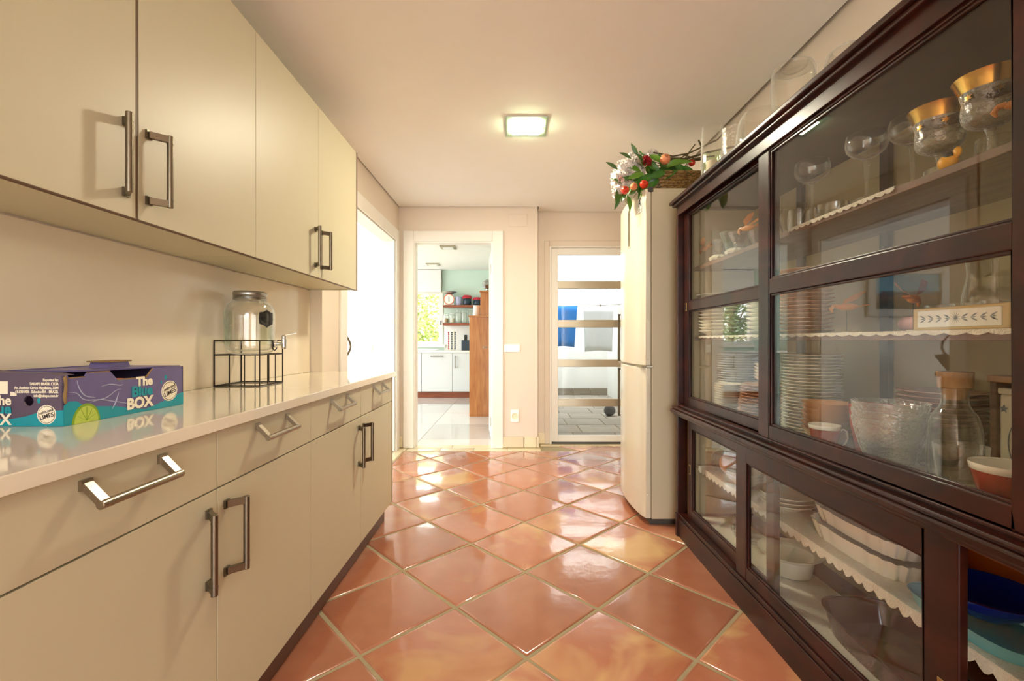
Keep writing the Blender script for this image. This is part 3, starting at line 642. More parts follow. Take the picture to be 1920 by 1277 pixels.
# ---------------------------------------------------------------- fridge
FY0, FY1 = 2.683, 3.285; XF = .832
fr = thing('fridge', 'tall cream fridge freezer with rounded doors beside the display cabinet', 'fridge', (1.1, 2.98, 0))
part('body', B(XF, 1.365, FY0, FY1, .035, 2.008), 'fridge_side', fr, .006)
part('foot_plinth', B(XF-.005, 1.36, FY0+.012, FY1-.012, .001, .035), 'fridge_dark', fr)
def door_poly(d=0):
    n = 20; p = [(XF-.004, FY0+.002+d), ]
    for k in range(n+1):
        y = FY0+.002+d+(FY1-FY0-.004-2*d)*k/n; s = (k/n-.5)*2
        e1 = max(0, abs(s)-.93)/.07
        p.append((.762+.028*s*s+.008*e1*e1+d, y))
    p.append((XF-.004, FY1-.002-d)); return p
for z0, z1, nm in ((.95, 2.006, 'fridge_door'), (.04, .938, 'freezer_door')):
    d = part(nm, MB().prism(door_poly(), 'z', z0, z1), 'fridge', fr, .004, smooth=True)
    part('gasket', B(XF-.005, XF, FY0+.012, FY1-.012, z0+.005, z1-.005), 'gasket', d)
    if nm == 'fridge_door':
        top = d
        part('handle_recess', B(.7605, .771, 2.905, 2.965, 1.70, 1.955), 'fridge_side', d, .002)
        part('handle_strip', B(.7595, .771, 2.915, 2.945, 1.71, 1.945), 'nickel_dark', d, .001)
part('middle_gap', B(.775, XF-.002, FY0+.006, FY1-.006, .938, .95), 'gasket', fr)
part('hinge', MB().box(.80, .84, FY0-.004, FY0+.03, .937, .951), 'nickel', fr, .002); part('hinge', MB().box(.812, .842, FY0-.003, FY0+.03, 1.985, 2.016), 'fridge_dark', fr, .003)
for z in (.18, .55, .88, .985, 1.22): part('bolt', MB().sphere((XF-.022, FY0+.002, z), .005, 10), 'fridge', fr, smooth=True)
# energy label
LB = Matrix.Translation((.7793, 2.748, 1.93)) @ Matrix.Rotation(math.radians(8.4), 4, 'Z')
def lab(nm, y0, y1, z0, z1, m, o): return part(nm, MB().box(-.0012-o, .004, y0, y1, z0, z1).xf(LB), m, top, world=False)
lab('label_border', -.027, .027, -.052, .052, 'black', 0); lab('label_sheet', -.0255, .0255, -.0505, .0505, 'white', .0003)
M0 = LB @ frame_nx((-.0017, 0, 0))
text('lettering', 'A', .068, 'black', top, M0 @ Matrix.Translation((-.02, -.012, 0)), bold=.0006, sx=.8)
text('lettering', '+', .036, 'black', top, M0 @ Matrix.Translation((.006, .018, 0)), bold=.0008, sx=.8)
text('lettering', 'energy class', .0085, 'black', top, M0 @ Matrix.Translation((-.018, -.032, 0)), sx=.8) if False else None
for k in range(2): lab('label_line', -.016+.004*k, .016, -.034-k*.008, -.031-k*.008, 'gasket', .0005)

# ---------------------------------------------------------------- basket and flowers on the fridge
ZF = 2.009
bk = thing('wicker_basket', 'brown woven wicker basket on top of the fridge', 'basket', (1.035, 2.90, ZF))
def ring(z, k, ph):
    hx, hy = .108+.022*k, .115+.02*k; pts = []
    n = 11
    for (x0, y0, x1, y1) in ((-hx, -hy, hx, -hy), (hx, -hy, hx, hy), (hx, hy, -hx, hy), (-hx, hy, -hx, -hy)):
        for i in range(n):
            f = i/n; o = .0035*(1 if (i+ph) % 2 else -1); x = x0+(x1-x0)*f; y = y0+(y1-y0)*f
            if y0 == y1: y += o
            else: x += o
            pts.append((1.035+x, 2.90+y, z))
    return pts
wv = MB()
for k in range(13): wv.tube(ring(ZF+.006+.0092*k, k/10, k % 2), .0058, 5, True)
part('weave', wv, 'wicker', bk, smooth=True)['kind'] = 'stuff'
part('rim', MB().tube([(1.035+x*.133, 2.90+y*.138, ZF+.127) for x, y in ((-1, -1), (1, -1), (1, 1), (-1, 1))], .008, 8, True), 'wicker', bk, smooth=True)
part('base', B(.93, 1.14, 2.79, 3.01, ZF+.001, ZF+.006), 'wicker', bk)
fl = thing('flower_bouquet', 'artificial bouquet of white blossom, leaves and red apples in the basket', 'bouquet', (.86, 2.92, ZF))
def leaf_mesh(L, Wd):
    mb = MB(); n = 6; vs = []
    for i in range(n+1):
        f = i/n; w_ = Wd*math.sin(PI*min(1, f*.97+.02))**.8*(1-.25*f); z = -.35*L*f*f*.5
        vs += [(f*L, -w_/2, z+.18*w_), (f*L, 0, z), (f*L, w_/2, z+.18*w_)]
    fs = []
    for i in range(n):
        a = i*3; fs += [(a, a+1, a+4, a+3), (a+1, a+2, a+5, a+4)]
    return mb.add(vs, fs)
LM = [mesh(leaf_mesh(L, w_), m, True, False) for L, w_, m in ((.115, .05, 'leaf'), (.10, .045, 'leaf2'), (.085, .03, 'leaf_pale'), (.13, .056, 'leaf'))]
r5 = random.Random(11)
def W3(u, v, y): return ((u-960)*y/845, y, 1.1-(v-638.5)*y/845)
def put_leaf(p, ang_, k, tilt=0, roll=0):   # ang_: growing direction in the x-z plane; the blade faces the room
    X = Vector((math.cos(ang_), -tilt, math.sin(ang_))).normalized(); N = Vector((roll*math.sin(ang_), -1, .35-roll*math.cos(ang_))); N = (N-X*N.dot(X)).normalized(); Y = N.cross(X)
    o = link('leaf', LM[k], fl); o.matrix_basis = Matrix(((X.x, Y.x, N.x, p[0]), (X.y, Y.y, N.y, p[1]), (X.z, Y.z, N.z, p[2]), (0, 0, 0, 1)))
big = [(1192, 333, 3.25, 0), (1228, 328, 3.5, 3), (1222, 318, 2.0, 0), (1210, 336, 2.9, 3), (1250, 312, .4, 1), (1215, 345, 4.1, 1), (1196, 340, 4.2, 1), (1204, 338, 4.6, 0), (1236, 316, 2.7, 0), (1265, 312, 5.9, 0), (1280, 312, 5.6, 0), (1270, 308, .3, 1), (1178, 352, 3.9, 2), (1162, 368, 4.4, 2), (1165, 345, 2.4, 2), (1158, 318, 2.6, 2), (1196, 292, 2.2, 2), (1184, 298, 2.7, 2), (1176, 366, 5.0, 1), (1160, 352, 4.6, 0), (1214, 352, 4.4, 0), (1242, 305, 2.4, 1), (1210, 312, 1.9, 0), (1206, 326, 3.4, 1), (1248, 322, 3.5, 0), (1238, 330, 3.9, 3), (1186, 348, 4.0, 0), (1285, 318, 3.3, 0), (1226, 340, 4.0, 0), (1256, 318, 3.9, 1), (1270, 320, 3.6, 0)]
for u_, v_, a_, k in big: put_leaf(W3(u_, v_, r5.uniform(2.74, 2.80)), a_, k, r5.uniform(-.3, .4), r5.uniform(-.6, .6))
for _ in range(40): put_leaf(W3(r5.uniform(1200, 1285), r5.uniform(308, 336), r5.uniform(2.82, 3.0)), r5.uniform(1.5, 5.2), r5.choice((0, 1, 3, 1)), r5.uniform(-.5, .5), r5.uniform(-.8, .8))
# blossom: one cluster of many tiny petals each
def petals(c, R, n, mt, name, sz=.012, sq=(1, 1, 1)):
    mb = MB()
    for _ in range(n):
        d = Vector((r5.gauss(0, 1), r5.gauss(0, 1), r5.gauss(0, 1))).normalized()*R*r5.uniform(.45, 1); p = Vector(c)+Vector((d.x*sq[0], d.y*sq[1], d.z*sq[2]))
        nrm = (d+Vector((r5.uniform(-.02, .02), r5.uniform(-.02, .02), .01))).normalized(); a = nrm.orthogonal().normalized(); b = nrm.cross(a); s = sz*r5.uniform(.6, 1.2)
        vs = [p]
        for k in range(5):
            t0 = 2*PI*k/5; mb.add([p, p+(a*math.cos(t0-.45)+b*math.sin(t0-.45))*s*.7+nrm*s*.25, p+(a*math.cos(t0)+b*math.sin(t0))*s+nrm*s*.35, p+(a*math.cos(t0+.45)+b*math.sin(t0+.45))*s*.7+nrm*s*.25], [(0, 1, 2, 3)])
    o = link(name, mesh(mb, mt, False, False), fl); o['kind'] = 'stuff'; return o
for (u_, v_), R, y in (((1168, 325), .066, 2.86), ((1172, 308), .05, 2.82), ((1158, 330), .045, 2.80), ((1190, 298), .045, 2.84), ((1162, 360), .04, 2.80), ((1186, 312), .066, 2.90), ((1203, 302), .05, 2.95), ((1160, 345), .052, 2.84), ((1222, 292), .04, 3.0), ((1180, 332), .05, 2.84), ((1195, 320), .05, 2.88)): petals(W3(u_, v_, y), R, 75, 'blossom', 'blossom_cluster', .018)
petals(W3(1164, 337, 2.76), .018, 8, 'blossom_pink', 'blossom_cluster', .014)
petals(W3(1213, 302, 2.74), .028, 40, 'flower_red', 'red_flower', .016)
def apple(u_, v_, y, r_, m):
    c = W3(u_, v_, y); o = part('apple', MB().lathe([(0, -.78*r_), (.35*r_, -.9*r_), (.75*r_, -.6*r_), (.98*r_, 0), (.9*r_, .5*r_), (.55*r_, .85*r_), (.2*r_, .8*r_), (0, .66*r_)], 20), m, fl, smooth=True)
    o.matrix_basis = Matrix.Translation(c) @ Matrix.Rotation(r5.uniform(.9, 1.4), 4, 'X') @ Matrix.Rotation(r5.uniform(-.3, .3), 4, 'Y')
    q = part('stalk', MB().tube([(0, 0, .6*r_), (.002, 0, 1.15*r_)], .0015, 5), 'twig', o)
apple(1247, 299, 2.72, .032, 'apple_peach'); apple(1172, 357, 2.70, .025, 'apple_red'); apple(1207, 346, 2.70, .026, 'apple_red'); apple(1188, 350, 2.72, .023, 'apple_peach'); apple(1297, 306, 2.95, .022, 'apple_red')
for pts, rr in (([(1225, 286), (1262, 293), (1290, 288), (1345, 262), (1356, 250)], .005), ([(1240, 296), (1285, 298), (1330, 285), (1375, 275)], .007), ([(1262, 305), (1290, 288), (1303, 271)], .004), ([(1318, 281), (1310, 263)], .006), ([(1275, 306), (1300, 298), (1340, 292)], .005), ([(1280, 290), (1300, 296)], .004), ([(1250, 300), (1290, 303), (1320, 298)], .006), ([(1268, 318), (1282, 300), (1292, 287)], .003), ([(1190, 345), (1215, 330), (1250, 312), (1290, 300)], .005), ([(1168, 320), (1200, 318), (1240, 310)], .003), ([(1196, 286), (1215, 300), (1240, 308)], .003)):
    part('twig', MB().tube([W3(a_, b_, min(2.93+.02*i, 1.29*845/(a_-960))) for i, (a_, b_) in enumerate(pts)], rr, 6), 'twig', fl, smooth=True)
part('wrapping_paper', MB().add([W3(1168, 372, 2.84), W3(1192, 362, 2.83), W3(1205, 352, 2.9), W3(1176, 384, 2.80), W3(1170, 378, 2.82)], [(0, 3, 1), (1, 3, 2), (0, 4, 3)]), 'candle', fl)

# ---------------------------------------------------------------- dark display cabinet
CY0, CY1 = .70, 2.55; CXB = 1.368
cab = thing('display_cabinet', 'dark mahogany display cabinet with sliding glass doors along the right wall', 'cabinet', (1.15, 1.62, 0))
def cp(nm, mb, m='mahogany', bevel=.002, parent=cab): return part(nm, mb, m, parent, bevel)
cp('side_panel', MB().box(.930, CXB, CY1-.022, CY1, 0, 1.84)); cp('side_panel', MB().box(.930, CXB, CY0, CY0+.022, 0, 1.84))
cp('side_lining', MB().box(.985, CXB-.012, CY1-.026, CY1-.022, .13, 1.83), 'lining', 0); cp('side_lining', MB().box(.985, CXB-.012, CY0+.022, CY0+.026, .13, 1.83), 'lining', 0)
cp('back_panel', MB().box(CXB-.012, CXB, CY0+.02, CY1-.02, .1, 1.83), 'lining', 0)
for y in (1.0, 1.62, 2.1): cp('back_post', MB().box(CXB-.032, CXB-.012, y-.02, y+.02, .76, 1.82))
cp('base_rail', MB().box(.935, .96, CY0+.022, CY1-.022, .0, .105)); cp('lower_floor', MB().box(.94, CXB-.012, CY0+.022, CY1-.022, .105, .128))
cp('foot', MB().box(.925, .975, CY1-.02, CY1+.004, 0, .13)); cp('lower_track', MB().box(.932, .985, CY0+.022, CY1-.022, .128, .134))
cp('waist_top', MB().box(.94, CXB, CY0-.0, CY1, .70, .735)); cp('waist_moulding', MB().box(.902, .95, CY0-.015, CY1+.024, .694, .715).box(.915, .95, CY0-.01, CY1+.015, .680, .694).box(.912, .95, CY0-.01, CY1+.018, .715, .728), bevel=.005)
cp('waist_moulding', MB().box(.95, CXB, CY1, CY1+.024, .694, .715), bevel=.005)
cp('deck_liner', MB().box(.99, CXB-.012, CY0+.026, CY1-.026, .7342, .73505), 'liner', 0)
cp('upper_track', MB().box(.932, .985, CY0+.022, CY1-.022, .735, .742))
cp('top_panel', MB().box(.93, CXB, CY0, CY1, 1.835, 1.858)); cp('head_rail', MB().box(.930, .938, CY0+.022, CY1-.022, 1.80, 1.84))
cp('cornice', MB().box(.898, CXB, CY0-.03, CY1+.03, 1.868, 1.886).box(.912, CXB, CY0-.02, CY1+.018, 1.853, 1.868), bevel=.004)
cp('shelf', MB().box(1.02, CXB-.012, CY0+.026, CY1-.026, 1.488, 1.508), 'shelf_wood'); cp('shelf', MB().box(1.02, CXB-.012, CY0+.026, CY1-.026, 1.100, 1.122), 'shelf_wood'); cp('shelf', MB().box(1.03, CXB-.012, CY0+.026, CY1-.026, .388, .408), 'shelf_wood')
def sdoor(nm, x0, y0, y1, z0, z1, st, rt, rb, mids=(), pull=None):
    x1 = x0+.022; mb = MB().box(x0, x1, y0, y0+st, z0, z1).box(x0, x1, y1-st, y1, z0, z1).box(x0, x1, y0+st, y1-st, z1-rt, z1).box(x0, x1, y0+st, y1-st, z0, z0+rb)
    for a_, b_ in mids: mb.box(x0, x1, y0+st, y1-st, a_, b_)
    d = cp(nm, mb, bevel=.0035)
    zs = [z0+rb]+[v for m_ in mids for v in m_]+[z1-rt]
    for k in range(0, len(zs), 2):
        a_, b_ = zs[k], zs[k+1]; i = .007
        cp('bead', MB().box(x0+.005, x0+.014, y0+st, y0+st+i, a_, b_).box(x0+.005, x0+.014, y1-st-i, y1-st, a_, b_).box(x0+.005, x0+.014, y0+st+i, y1-st-i, b_-i, b_).box(x0+.005, x0+.014, y0+st+i, y1-st-i, a_, a_+i), 'mahogany', .002, d)
        cp('pane', MB().box(x0+.0115, x0+.0145, y0+st-.004, y1-st+.004, a_-.004, b_+.004), 'pane', 0, d)
    if pull:
        y, z, hh = pull
        cp('finger_pull', MB().box(x0-.0012, x0+.004, y-.011, y+.011, z-hh, z+hh), 'brass', .004, d); cp('finger_pull_slot', MB().box(x0-.0018, x0+.002, y-.006, y+.006, z-hh+.009, z+hh-.009), 'black', 0, d)
    return d
sdoor('upper_door', .963, 1.655, 2.523, .743, 1.833, .058, .042, .047, ((1.262, 1.312),), (2.497, 1.285, .024))
sdoor('upper_door', .939, .772, 1.720, .743, 1.833, .072, .042, .047, ((1.270, 1.325),))
sdoor('lower_door', .963, 1.655, 2.468, .135, .692, .05, .07, .052, (), (2.443, .40, .028))
sdoor('lower_door', .939, .948, 1.892, .135, .692, .082, .085, .052, (), (.985, .31, .05))

# lace runners hang over the shelf fronts
def lace(y0, y1, xf, z, drop, xb, label, step=.022):
    mb = MB(); n = max(2, int((y1-y0)/(step/4))); vs = []
    for i in range(n+1):
        y = y0+(y1-y0)*i/n; ph = (i % 4)/4; dz = drop*(.55+.45*abs(math.sin(PI*i/4)))
        vs += [(xb, y, z), (xf, y, z), (xf-.002-.002*math.sin(i*.9), y, z-dz)]
    fs = []
    for i in range(n): a_ = i*3; fs += [(a_, a_+1, a_+4, a_+3), (a_+1, a_+2, a_+5, a_+4)]
    o = solo('lace_runner', mb.add(vs, fs), 'lace', label, 'lace', smooth=False)
    m_ = o.modifiers.new('solid', 'SOLIDIFY'); m_.thickness = .0012; m_.offset = 1; return o
lace(.76, 2.46, 1.019, 1.124, .012, 1.16, 'white lace strip along the middle shelf of the upper cabinet', .05)
lace(1.20, 1.66, 1.019, 1.510, .014, 1.10, 'white beaded lace under the champagne coupes on the top shelf', .03)
lace(.80, 2.48, 1.029, .410, .034, 1.22, 'white scalloped lace on the middle shelf of the lower cabinet', .04)
lace(.80, 2.48, 1.002, .130, .001, 1.25, 'white lace lying on the lower cabinet floor', .03)

# ---- crockery helpers
def place(proto_mesh, name, label, cat, loc, group=None, rotz=0):
    o = link(name, proto_mesh); o.location = loc; o.rotation_euler = (0, 0, rotz); return tag(o, label, cat, group)
def plate_prof(r, h): return [(0, 0), (.55*r, 0), (.6*r, .12*h), (r, .88*h), (r*1.0, h), (.97*r, h), (.6*r, .35*h), (0, .3*h)]
def plate_stack(x, y, z, r, n, dz, m, label, group, h=.016, taper=0, jit=.002):
    me = mesh(MB().lathe(plate_prof(r, h), 32), m, True)
    for k in range(n):
        o = place(me, 'dinner_plate', label, 'plate', (x+rnd.uniform(-jit, jit), y+rnd.uniform(-jit, jit), z+k*dz), group)
        s_ = 1-taper*k/max(1, n-1); o.scale = (s_, s_, 1)
ZS = .7354
plate_stack(1.2, 2.385, ZS, .105, 24, .0122, 'plate_white', 'white plate in the tallest stack at the far end of the cabinet', 'white plates, tallest far stack')
plate_stack(1.082, 2.245, ZS, .068, 13, .0115, 'plate_white', 'small white plate in the front stack beside the far cabinet side', 'small white plates, front far stack', h=.014)
plate_stack(1.155, 2.02, ZS, .135, 13, .0128, 'plate_terra', 'terracotta-coloured plate in the wide stack left of the door stile', 'terracotta plates, wide stack', taper=.14)
bowlm = mesh(MB().lathe([(0, 0), (.03, 0), (.035, .004), (.068, .032), (.07, .036), (.066, .035), (.034, .008), (0, .007)], 32), 'plate_white', True)
for k in range(5): place(bowlm, 'small_bowl', 'small white bowl stacked on the terracotta plates', 'bowl', (1.15, 2.0, ZS+13*.0128+.002+k*.015), 'white bowls on the terracotta plates')
plate_stack(1.19, 1.79, ZS, .105, 24, .0128, 'plate_white', 'white plate in the tall stack just behind the wide door stile', 'white plates behind the door stile')
plate_stack(1.10, 2.40, 1.1255, .098, 11, .0175, 'plate_white', 'deep white plate in the stack at the far end of the middle shelf', 'deep white plates on the middle shelf', h=.028)
place(mesh(MB().lathe(plate_prof(.11, .014), 32), 'plate_white', True), 'flat_plate', 'wide flat white plate lying on top of the middle shelf stack', 'plate', (1.10, 2.40, 1.1255+10*.0175+.03))
plate_stack(1.16, 1.79, 1.1255, .10, 16, .0158, 'plate_terra', 'tan plate in the stack on the middle shelf beside the wide stile', 'tan plates on the middle shelf')
plate_stack(1.22, 2.12, 1.1255, .11, 9, .02, 'plate_white', 'white dish in the short stack mid way along the middle shelf', 'white dishes mid shelf', h=.022)
# amber bowls
ab = mesh(MB().lathe([(0, 0), (.04, 0), (.05, .006), (.078, .05), (.082, .054), (.075, .05), (.046, .012), (0, .008)], 14), 'amber', True)
for k in range(6): place(ab, 'amber_bowl', 'amber glazed bowl in the nested stack behind the small red cup', 'bowl', (1.12, 1.60, ZS+k*.0185), 'nested amber bowls', .2*k)
def cup(x, y, z, r, h, label, rot=0):
    c = thing('tea_cup', label, 'cup', (x, y, z), rot)
    part('cup_body', MB().lathe([(0, 0), (.5*r, 0), (.55*r, .06*h), (.78*r, .45*h), (.9*r, .72*h)], 36, caps=False), 'gold', c, smooth=True, world=False)
    part('red_band', MB().lathe([(.76*r, .42*h), (.785*r, .42*h), (.905*r, .72*h), (.965*r, .86*h), (.94*r, .86*h)], 36, caps=False), 'red_print', c, smooth=True, world=False)
    part('rim', MB().lathe([(.94*r, .84*h), (.975*r, .86*h), (r*1.01, .98*h), (r, h), (.95*r, .985*h), (.72*r, .5*h), (.45*r, .1*h), (0, .08*h)], 36, caps=False), 'white_gloss', c, smooth=True, world=False)
    pts = [(0, -.88*r, .78*h), (0, -1.08*r, .88*h), (0, -1.28*r, .8*h), (0, -1.34*r, .58*h), (0, -1.2*r, .36*h), (0, -1.0*r, .26*h), (0, -.86*r, .1*h)]
    part('handle', MB().tube(pts, r*.065, 8), 'white_gloss', c, smooth=True, world=False); return c
cup(1.045, .945, ZS, .064, .105, 'large red and gold tea cup at the right of the bottom shelf', math.radians(60))
cup(1.03, 1.485, ZS, .046, .088, 'small red and gold tea cup in front of the amber bowls', math.radians(60))
solo('pattern_beaker', MB().lathe([(0, 0), (.036, 0), (.045, .02), (.058, .1), (.062, .165), (.059, .165), (.054, .1), (.04, .02), (0, .01)], 32), 'red_print', 'red and white dotted beaker left of the textured glass bowls', 'beaker', (1.125, 1.405, ZS))
tb = mesh(MB().lathe(sm([(0, 0), (.038, 0), (.042, .006), (.062, .05), (.084, .13), (.087, .15), (.083, .148), (.058, .052), (.036, .012), (0, .01)]), 36, wave=lambda t_, k: .012*math.sin(9*t_+k*5)), 'glass_cut', True)
for k in range(3): place(tb, 'textured_bowl', 'clear hammered glass bowl nested in the stack beside the dotted beaker', 'bowl', (1.055, 1.26, ZS+k*.022), 'nested hammered glass bowls', .7*k)
tb2 = mesh(MB().lathe(sm([(0, 0), (.05, 0), (.055, .006), (.085, .07), (.095, .09), (.091, .09), (.05, .012), (0, .01)]), 36), 'glass_cut', True)
for k in range(2): place(tb2, 'glass_dish', 'clear cut glass dish under the pink scalloped plates', 'bowl', (1.245, 1.31, ZS+k*.02), 'cut glass dishes')
pk = mesh(MB().lathe(plate_prof(.10, .018), 48, wave=lambda t_, k: .03*k*math.cos(12*t_)), 'plate_pink', True)
for k in range(7): place(pk, 'scalloped_plate', 'pink scalloped plate in the stack behind the clear carafe', 'plate', (1.245, 1.31, ZS+.118+k*.014), 'pink scalloped plates')
cf = thing('carafe', 'clear glass carafe with a wide cork stopper', 'carafe', (1.135, 1.155, ZS))
part('glass_body', MB().lathe(sm([(0, 0), (.045, 0), (.05, .006), (.052, .12), (.045, .17), (.028, .2), (.026, .24), (.024, .24), (.026, .2), (.043, .168), (.049, .12), (.047, .01), (0, .008)]), 32), 'glass', cf, smooth=True, world=False)
part('stopper', MB().lathe([(0, .215), (.023, .215), (.026, .243), (.034, .245), (.036, .285), (0, .287)], 24), 'cork', cf, smooth=True, world=False)
solo('glass_tumbler', MB().lathe(sm([(0, 0), (.032, 0), (.036, .005), (.044, .05), (.05, .118), (.048, .118), (.042, .05), (.033, .01), (0, .009)]), 32), 'glass', 'plain clear glass tumbler just left of the large red cup', 'glass', (1.06, 1.065, ZS))
tin = thing('painted_tin', 'cream canister painted with grey flowers behind the large red cup', 'canister', (1.235, 1.03, ZS))
part('body', B(1.185, 1.285, .965, 1.095, ZS, ZS+.235), 'delft', tin, .004)
part('lid', B(1.182, 1.288, .962, 1.098, ZS+.235, ZS+.25), 'delft', tin, .003)
n = 28
part('painted_medallion', MB().tube([(1.184, 1.03+.045*math.cos(2*PI*k/n), ZS+.12+.07*math.sin(2*PI*k/n)) for k in range(n)], .0012, 5, True), 'delft_ink', tin)
for yy, zz_ in ((1.03, .12), (1.02, .15), (1.045, .135), (1.015, .1), (1.04, .09), (.975, .04), (1.085, .04), (.975, .2), (1.085, .2), (1.03, .215), (1.03, .02)):
    part('painted_flower', MB().add([(1.1843, yy+(.011 if k % 2 else .005)*math.cos(2*PI*k/10+yy*9), ZS+zz_+(.011 if k % 2 else .005)*math.sin(2*PI*k/10+yy*9)) for k in range(10)], [tuple(range(10))]), 'delft_ink', tin)
rk = thing('wooden_rack', 'small wooden shelf rack standing over the painted canister', 'rack', (1.24, 1.0, ZS))
part('board', B(1.19, 1.33, .80, 1.13, ZS+.262, ZS+.278), 'cork', rk, .002)
for y in (.81, 1.12): part('leg', B(1.195, 1.325, y-.008, y+.008, ZS, ZS+.262), 'shelf_wood', rk, .002)
gj = thing('glass_jar', 'clear glass jar with a lid on the small wooden rack', 'jar', (1.25, .95, ZS+.2785))
part('glass_body', MB().lathe(sm([(0, 0), (.05, 0), (.055, .006), (.055, .075), (.045, .085), (.043, .085), (.052, .073), (.052, .01), (0, .008)]), 28), 'glass', gj, smooth=True, world=False)
part('lid', MB().lathe(sm([(0, .098), (.02, .098), (.05, .094), (.05, .087), (0, .086)]), 28), 'glass', gj, smooth=True, world=False)
# middle shelf, right half
ZM = 1.1255
tf = thing('tile_tray', 'narrow pale wooden frame with a floral tile strip on the middle shelf', 'frame', (1.06, 1.06, ZM))
part('frame', MB().box(1.045, 1.062, .945, 1.175, ZM, ZM+.056), 'tan_frame', tf, .003)
part('tile_strip', B(1.0435, 1.046, .96, 1.16, ZM+.007, ZM+.049), 'white_gloss', tf, .001)
def ink(pts): part('painted_leaf', MB().add([(1.0432, y_, ZM+.028+z_) for y_, z_ in pts], [tuple(range(len(pts)))]), 'delft_ink', tf)
for k in range(-4, 5):
    y = 1.06+k*.021
    if k == 0: ink([(y+(.013 if i % 2 else .003)*math.cos(2*PI*i/24), (.015 if i % 2 else .0035)*math.sin(2*PI*i/24)) for i in range(24)]); continue
    for s_ in (-1, 1): ink([(y-.008, 0), (y-.001, s_*.0065), (y+.009, s_*.0095), (y+.002, s_*.0035)] if k > 0 else [(y+.008, 0), (y+.001, s_*.0065), (y-.009, s_*.0095), (y-.002, s_*.0035)])
    ink([(y-.007, 0), (y, .0016), (y+.007, 0), (y, -.0016)])
sg = mesh(MB().lathe(sm([(0, 0), (.02, 0), (.024, .004), (.029, .065), (.027, .065), (.022, .008), (0, .007)]), 24), 'glass', True)
for k, y in enumerate((.95, 1.02, 1.09, 1.16)): place(sg, 'shot_glass', 'small clear glass in the row behind the floral tile strip', 'glass', (1.10, y, ZM), 'small glasses behind the tile strip')
jg = thing('glass_jug', 'clear glass jug with a curled handle at the right of the middle shelf', 'jug', (1.21, 1.13, ZM))
part('glass_body', MB().lathe(sm([(0, 0), (.05, 0), (.055, .006), (.06, .08), (.05, .14), (.054, .19), (.052, .19), (.048, .14), (.057, .08), (.052, .01), (0, .008)]), 32), 'glass', jg, smooth=True, world=False)
part('handle', MB().tube([(0, -.05, .17), (0, -.085, .175), (0, -.1, .14), (0, -.092, .09), (0, -.06, .06)], .007, 10), 'glass', jg, smooth=True, world=False)
def bird(x, y, z, s, rot, label, stick=True):
    b = thing('wooden_bird', label, 'figurine', (x, y, z), rot); H = .11*s if stick else .02*s
    if stick:
        part('base', MB().lathe([(0, 0), (.02*s, 0), (.02*s, .004), (0, .005)], 16), 'plate_white', b, smooth=True, world=False)
        part('stick', MB().tube([(0, 0, .002), (0, 0, H)], .0016, 6), 'twig', b, world=False)
    part('body', MB().sphere((0, 0, H), .02*s, 14, .75, 2.0, .8), 'bird_wood', b, smooth=True, world=False)
    part('neck', MB().tube([(.032*s, 0, H+.004*s), (.048*s, 0, H+.004*s), (.056*s, 0, H-.01*s), (.05*s, 0, H-.024*s)], [.01*s, .008*s, .008*s, .003*s], 8), 'bird_wood', b, smooth=True, world=False)
    for k in (-1, 1): part('wing', MB().add([(.012*s, .006*k*s, H+.012*s), (-.03*s, .02*k*s, H+.028*s), (-.058*s, .034*k*s, H+.058*s), (-.03*s, .042*k*s, H+.05*s), (.006*s, .03*k*s, H+.028*s), (.012*s, .008*k*s, H+.015*s), (-.03*s, .022*k*s, H+.031*s), (-.057*s, .035*k*s, H+.061*s), (-.03*s, .044*k*s, H+.053*s), (.006*s, .032*k*s, H+.031*s)], [(0, 1, 2, 3, 4), (9, 8, 7, 6, 5), (0, 1, 6, 5), (1, 2, 7, 6), (2, 3, 8, 7), (3, 4, 9, 8), (4, 0, 5, 9)]), 'bird_wood', b, world=False)
    part('tail', MB().bar((-.035*s, 0, H), (-.075*s, 0, H+.006*s), .022*s, .004*s, (0, 1, 0)), 'bird_wood', b, world=False); return b
ZP = 1.5085
bird(1.055, 2.462, ZP, .85, 1.7, 'orange wooden bird at the far left of the top shelf')
bird(1.05, .925, ZP, .75, 2.2, 'orange wooden bird beside the gold-rimmed goblet nearest the camera')
bird(1.10, 1.235, ZM, .8, .6, 'orange wooden bird on the middle shelf near the floral tile strip')
bird(1.13, 1.52, ZM, .8, 2.6, 'orange wooden bird on the middle shelf near the tan plates')
solo('rolled_cloth', MB().tube([(1.12, 1.2, ZM+.024), (1.2, 1.37, ZM+.024)], .022, 16), 'pink_cloth', 'rolled pink cloth lying on the middle shelf', 'cloth')
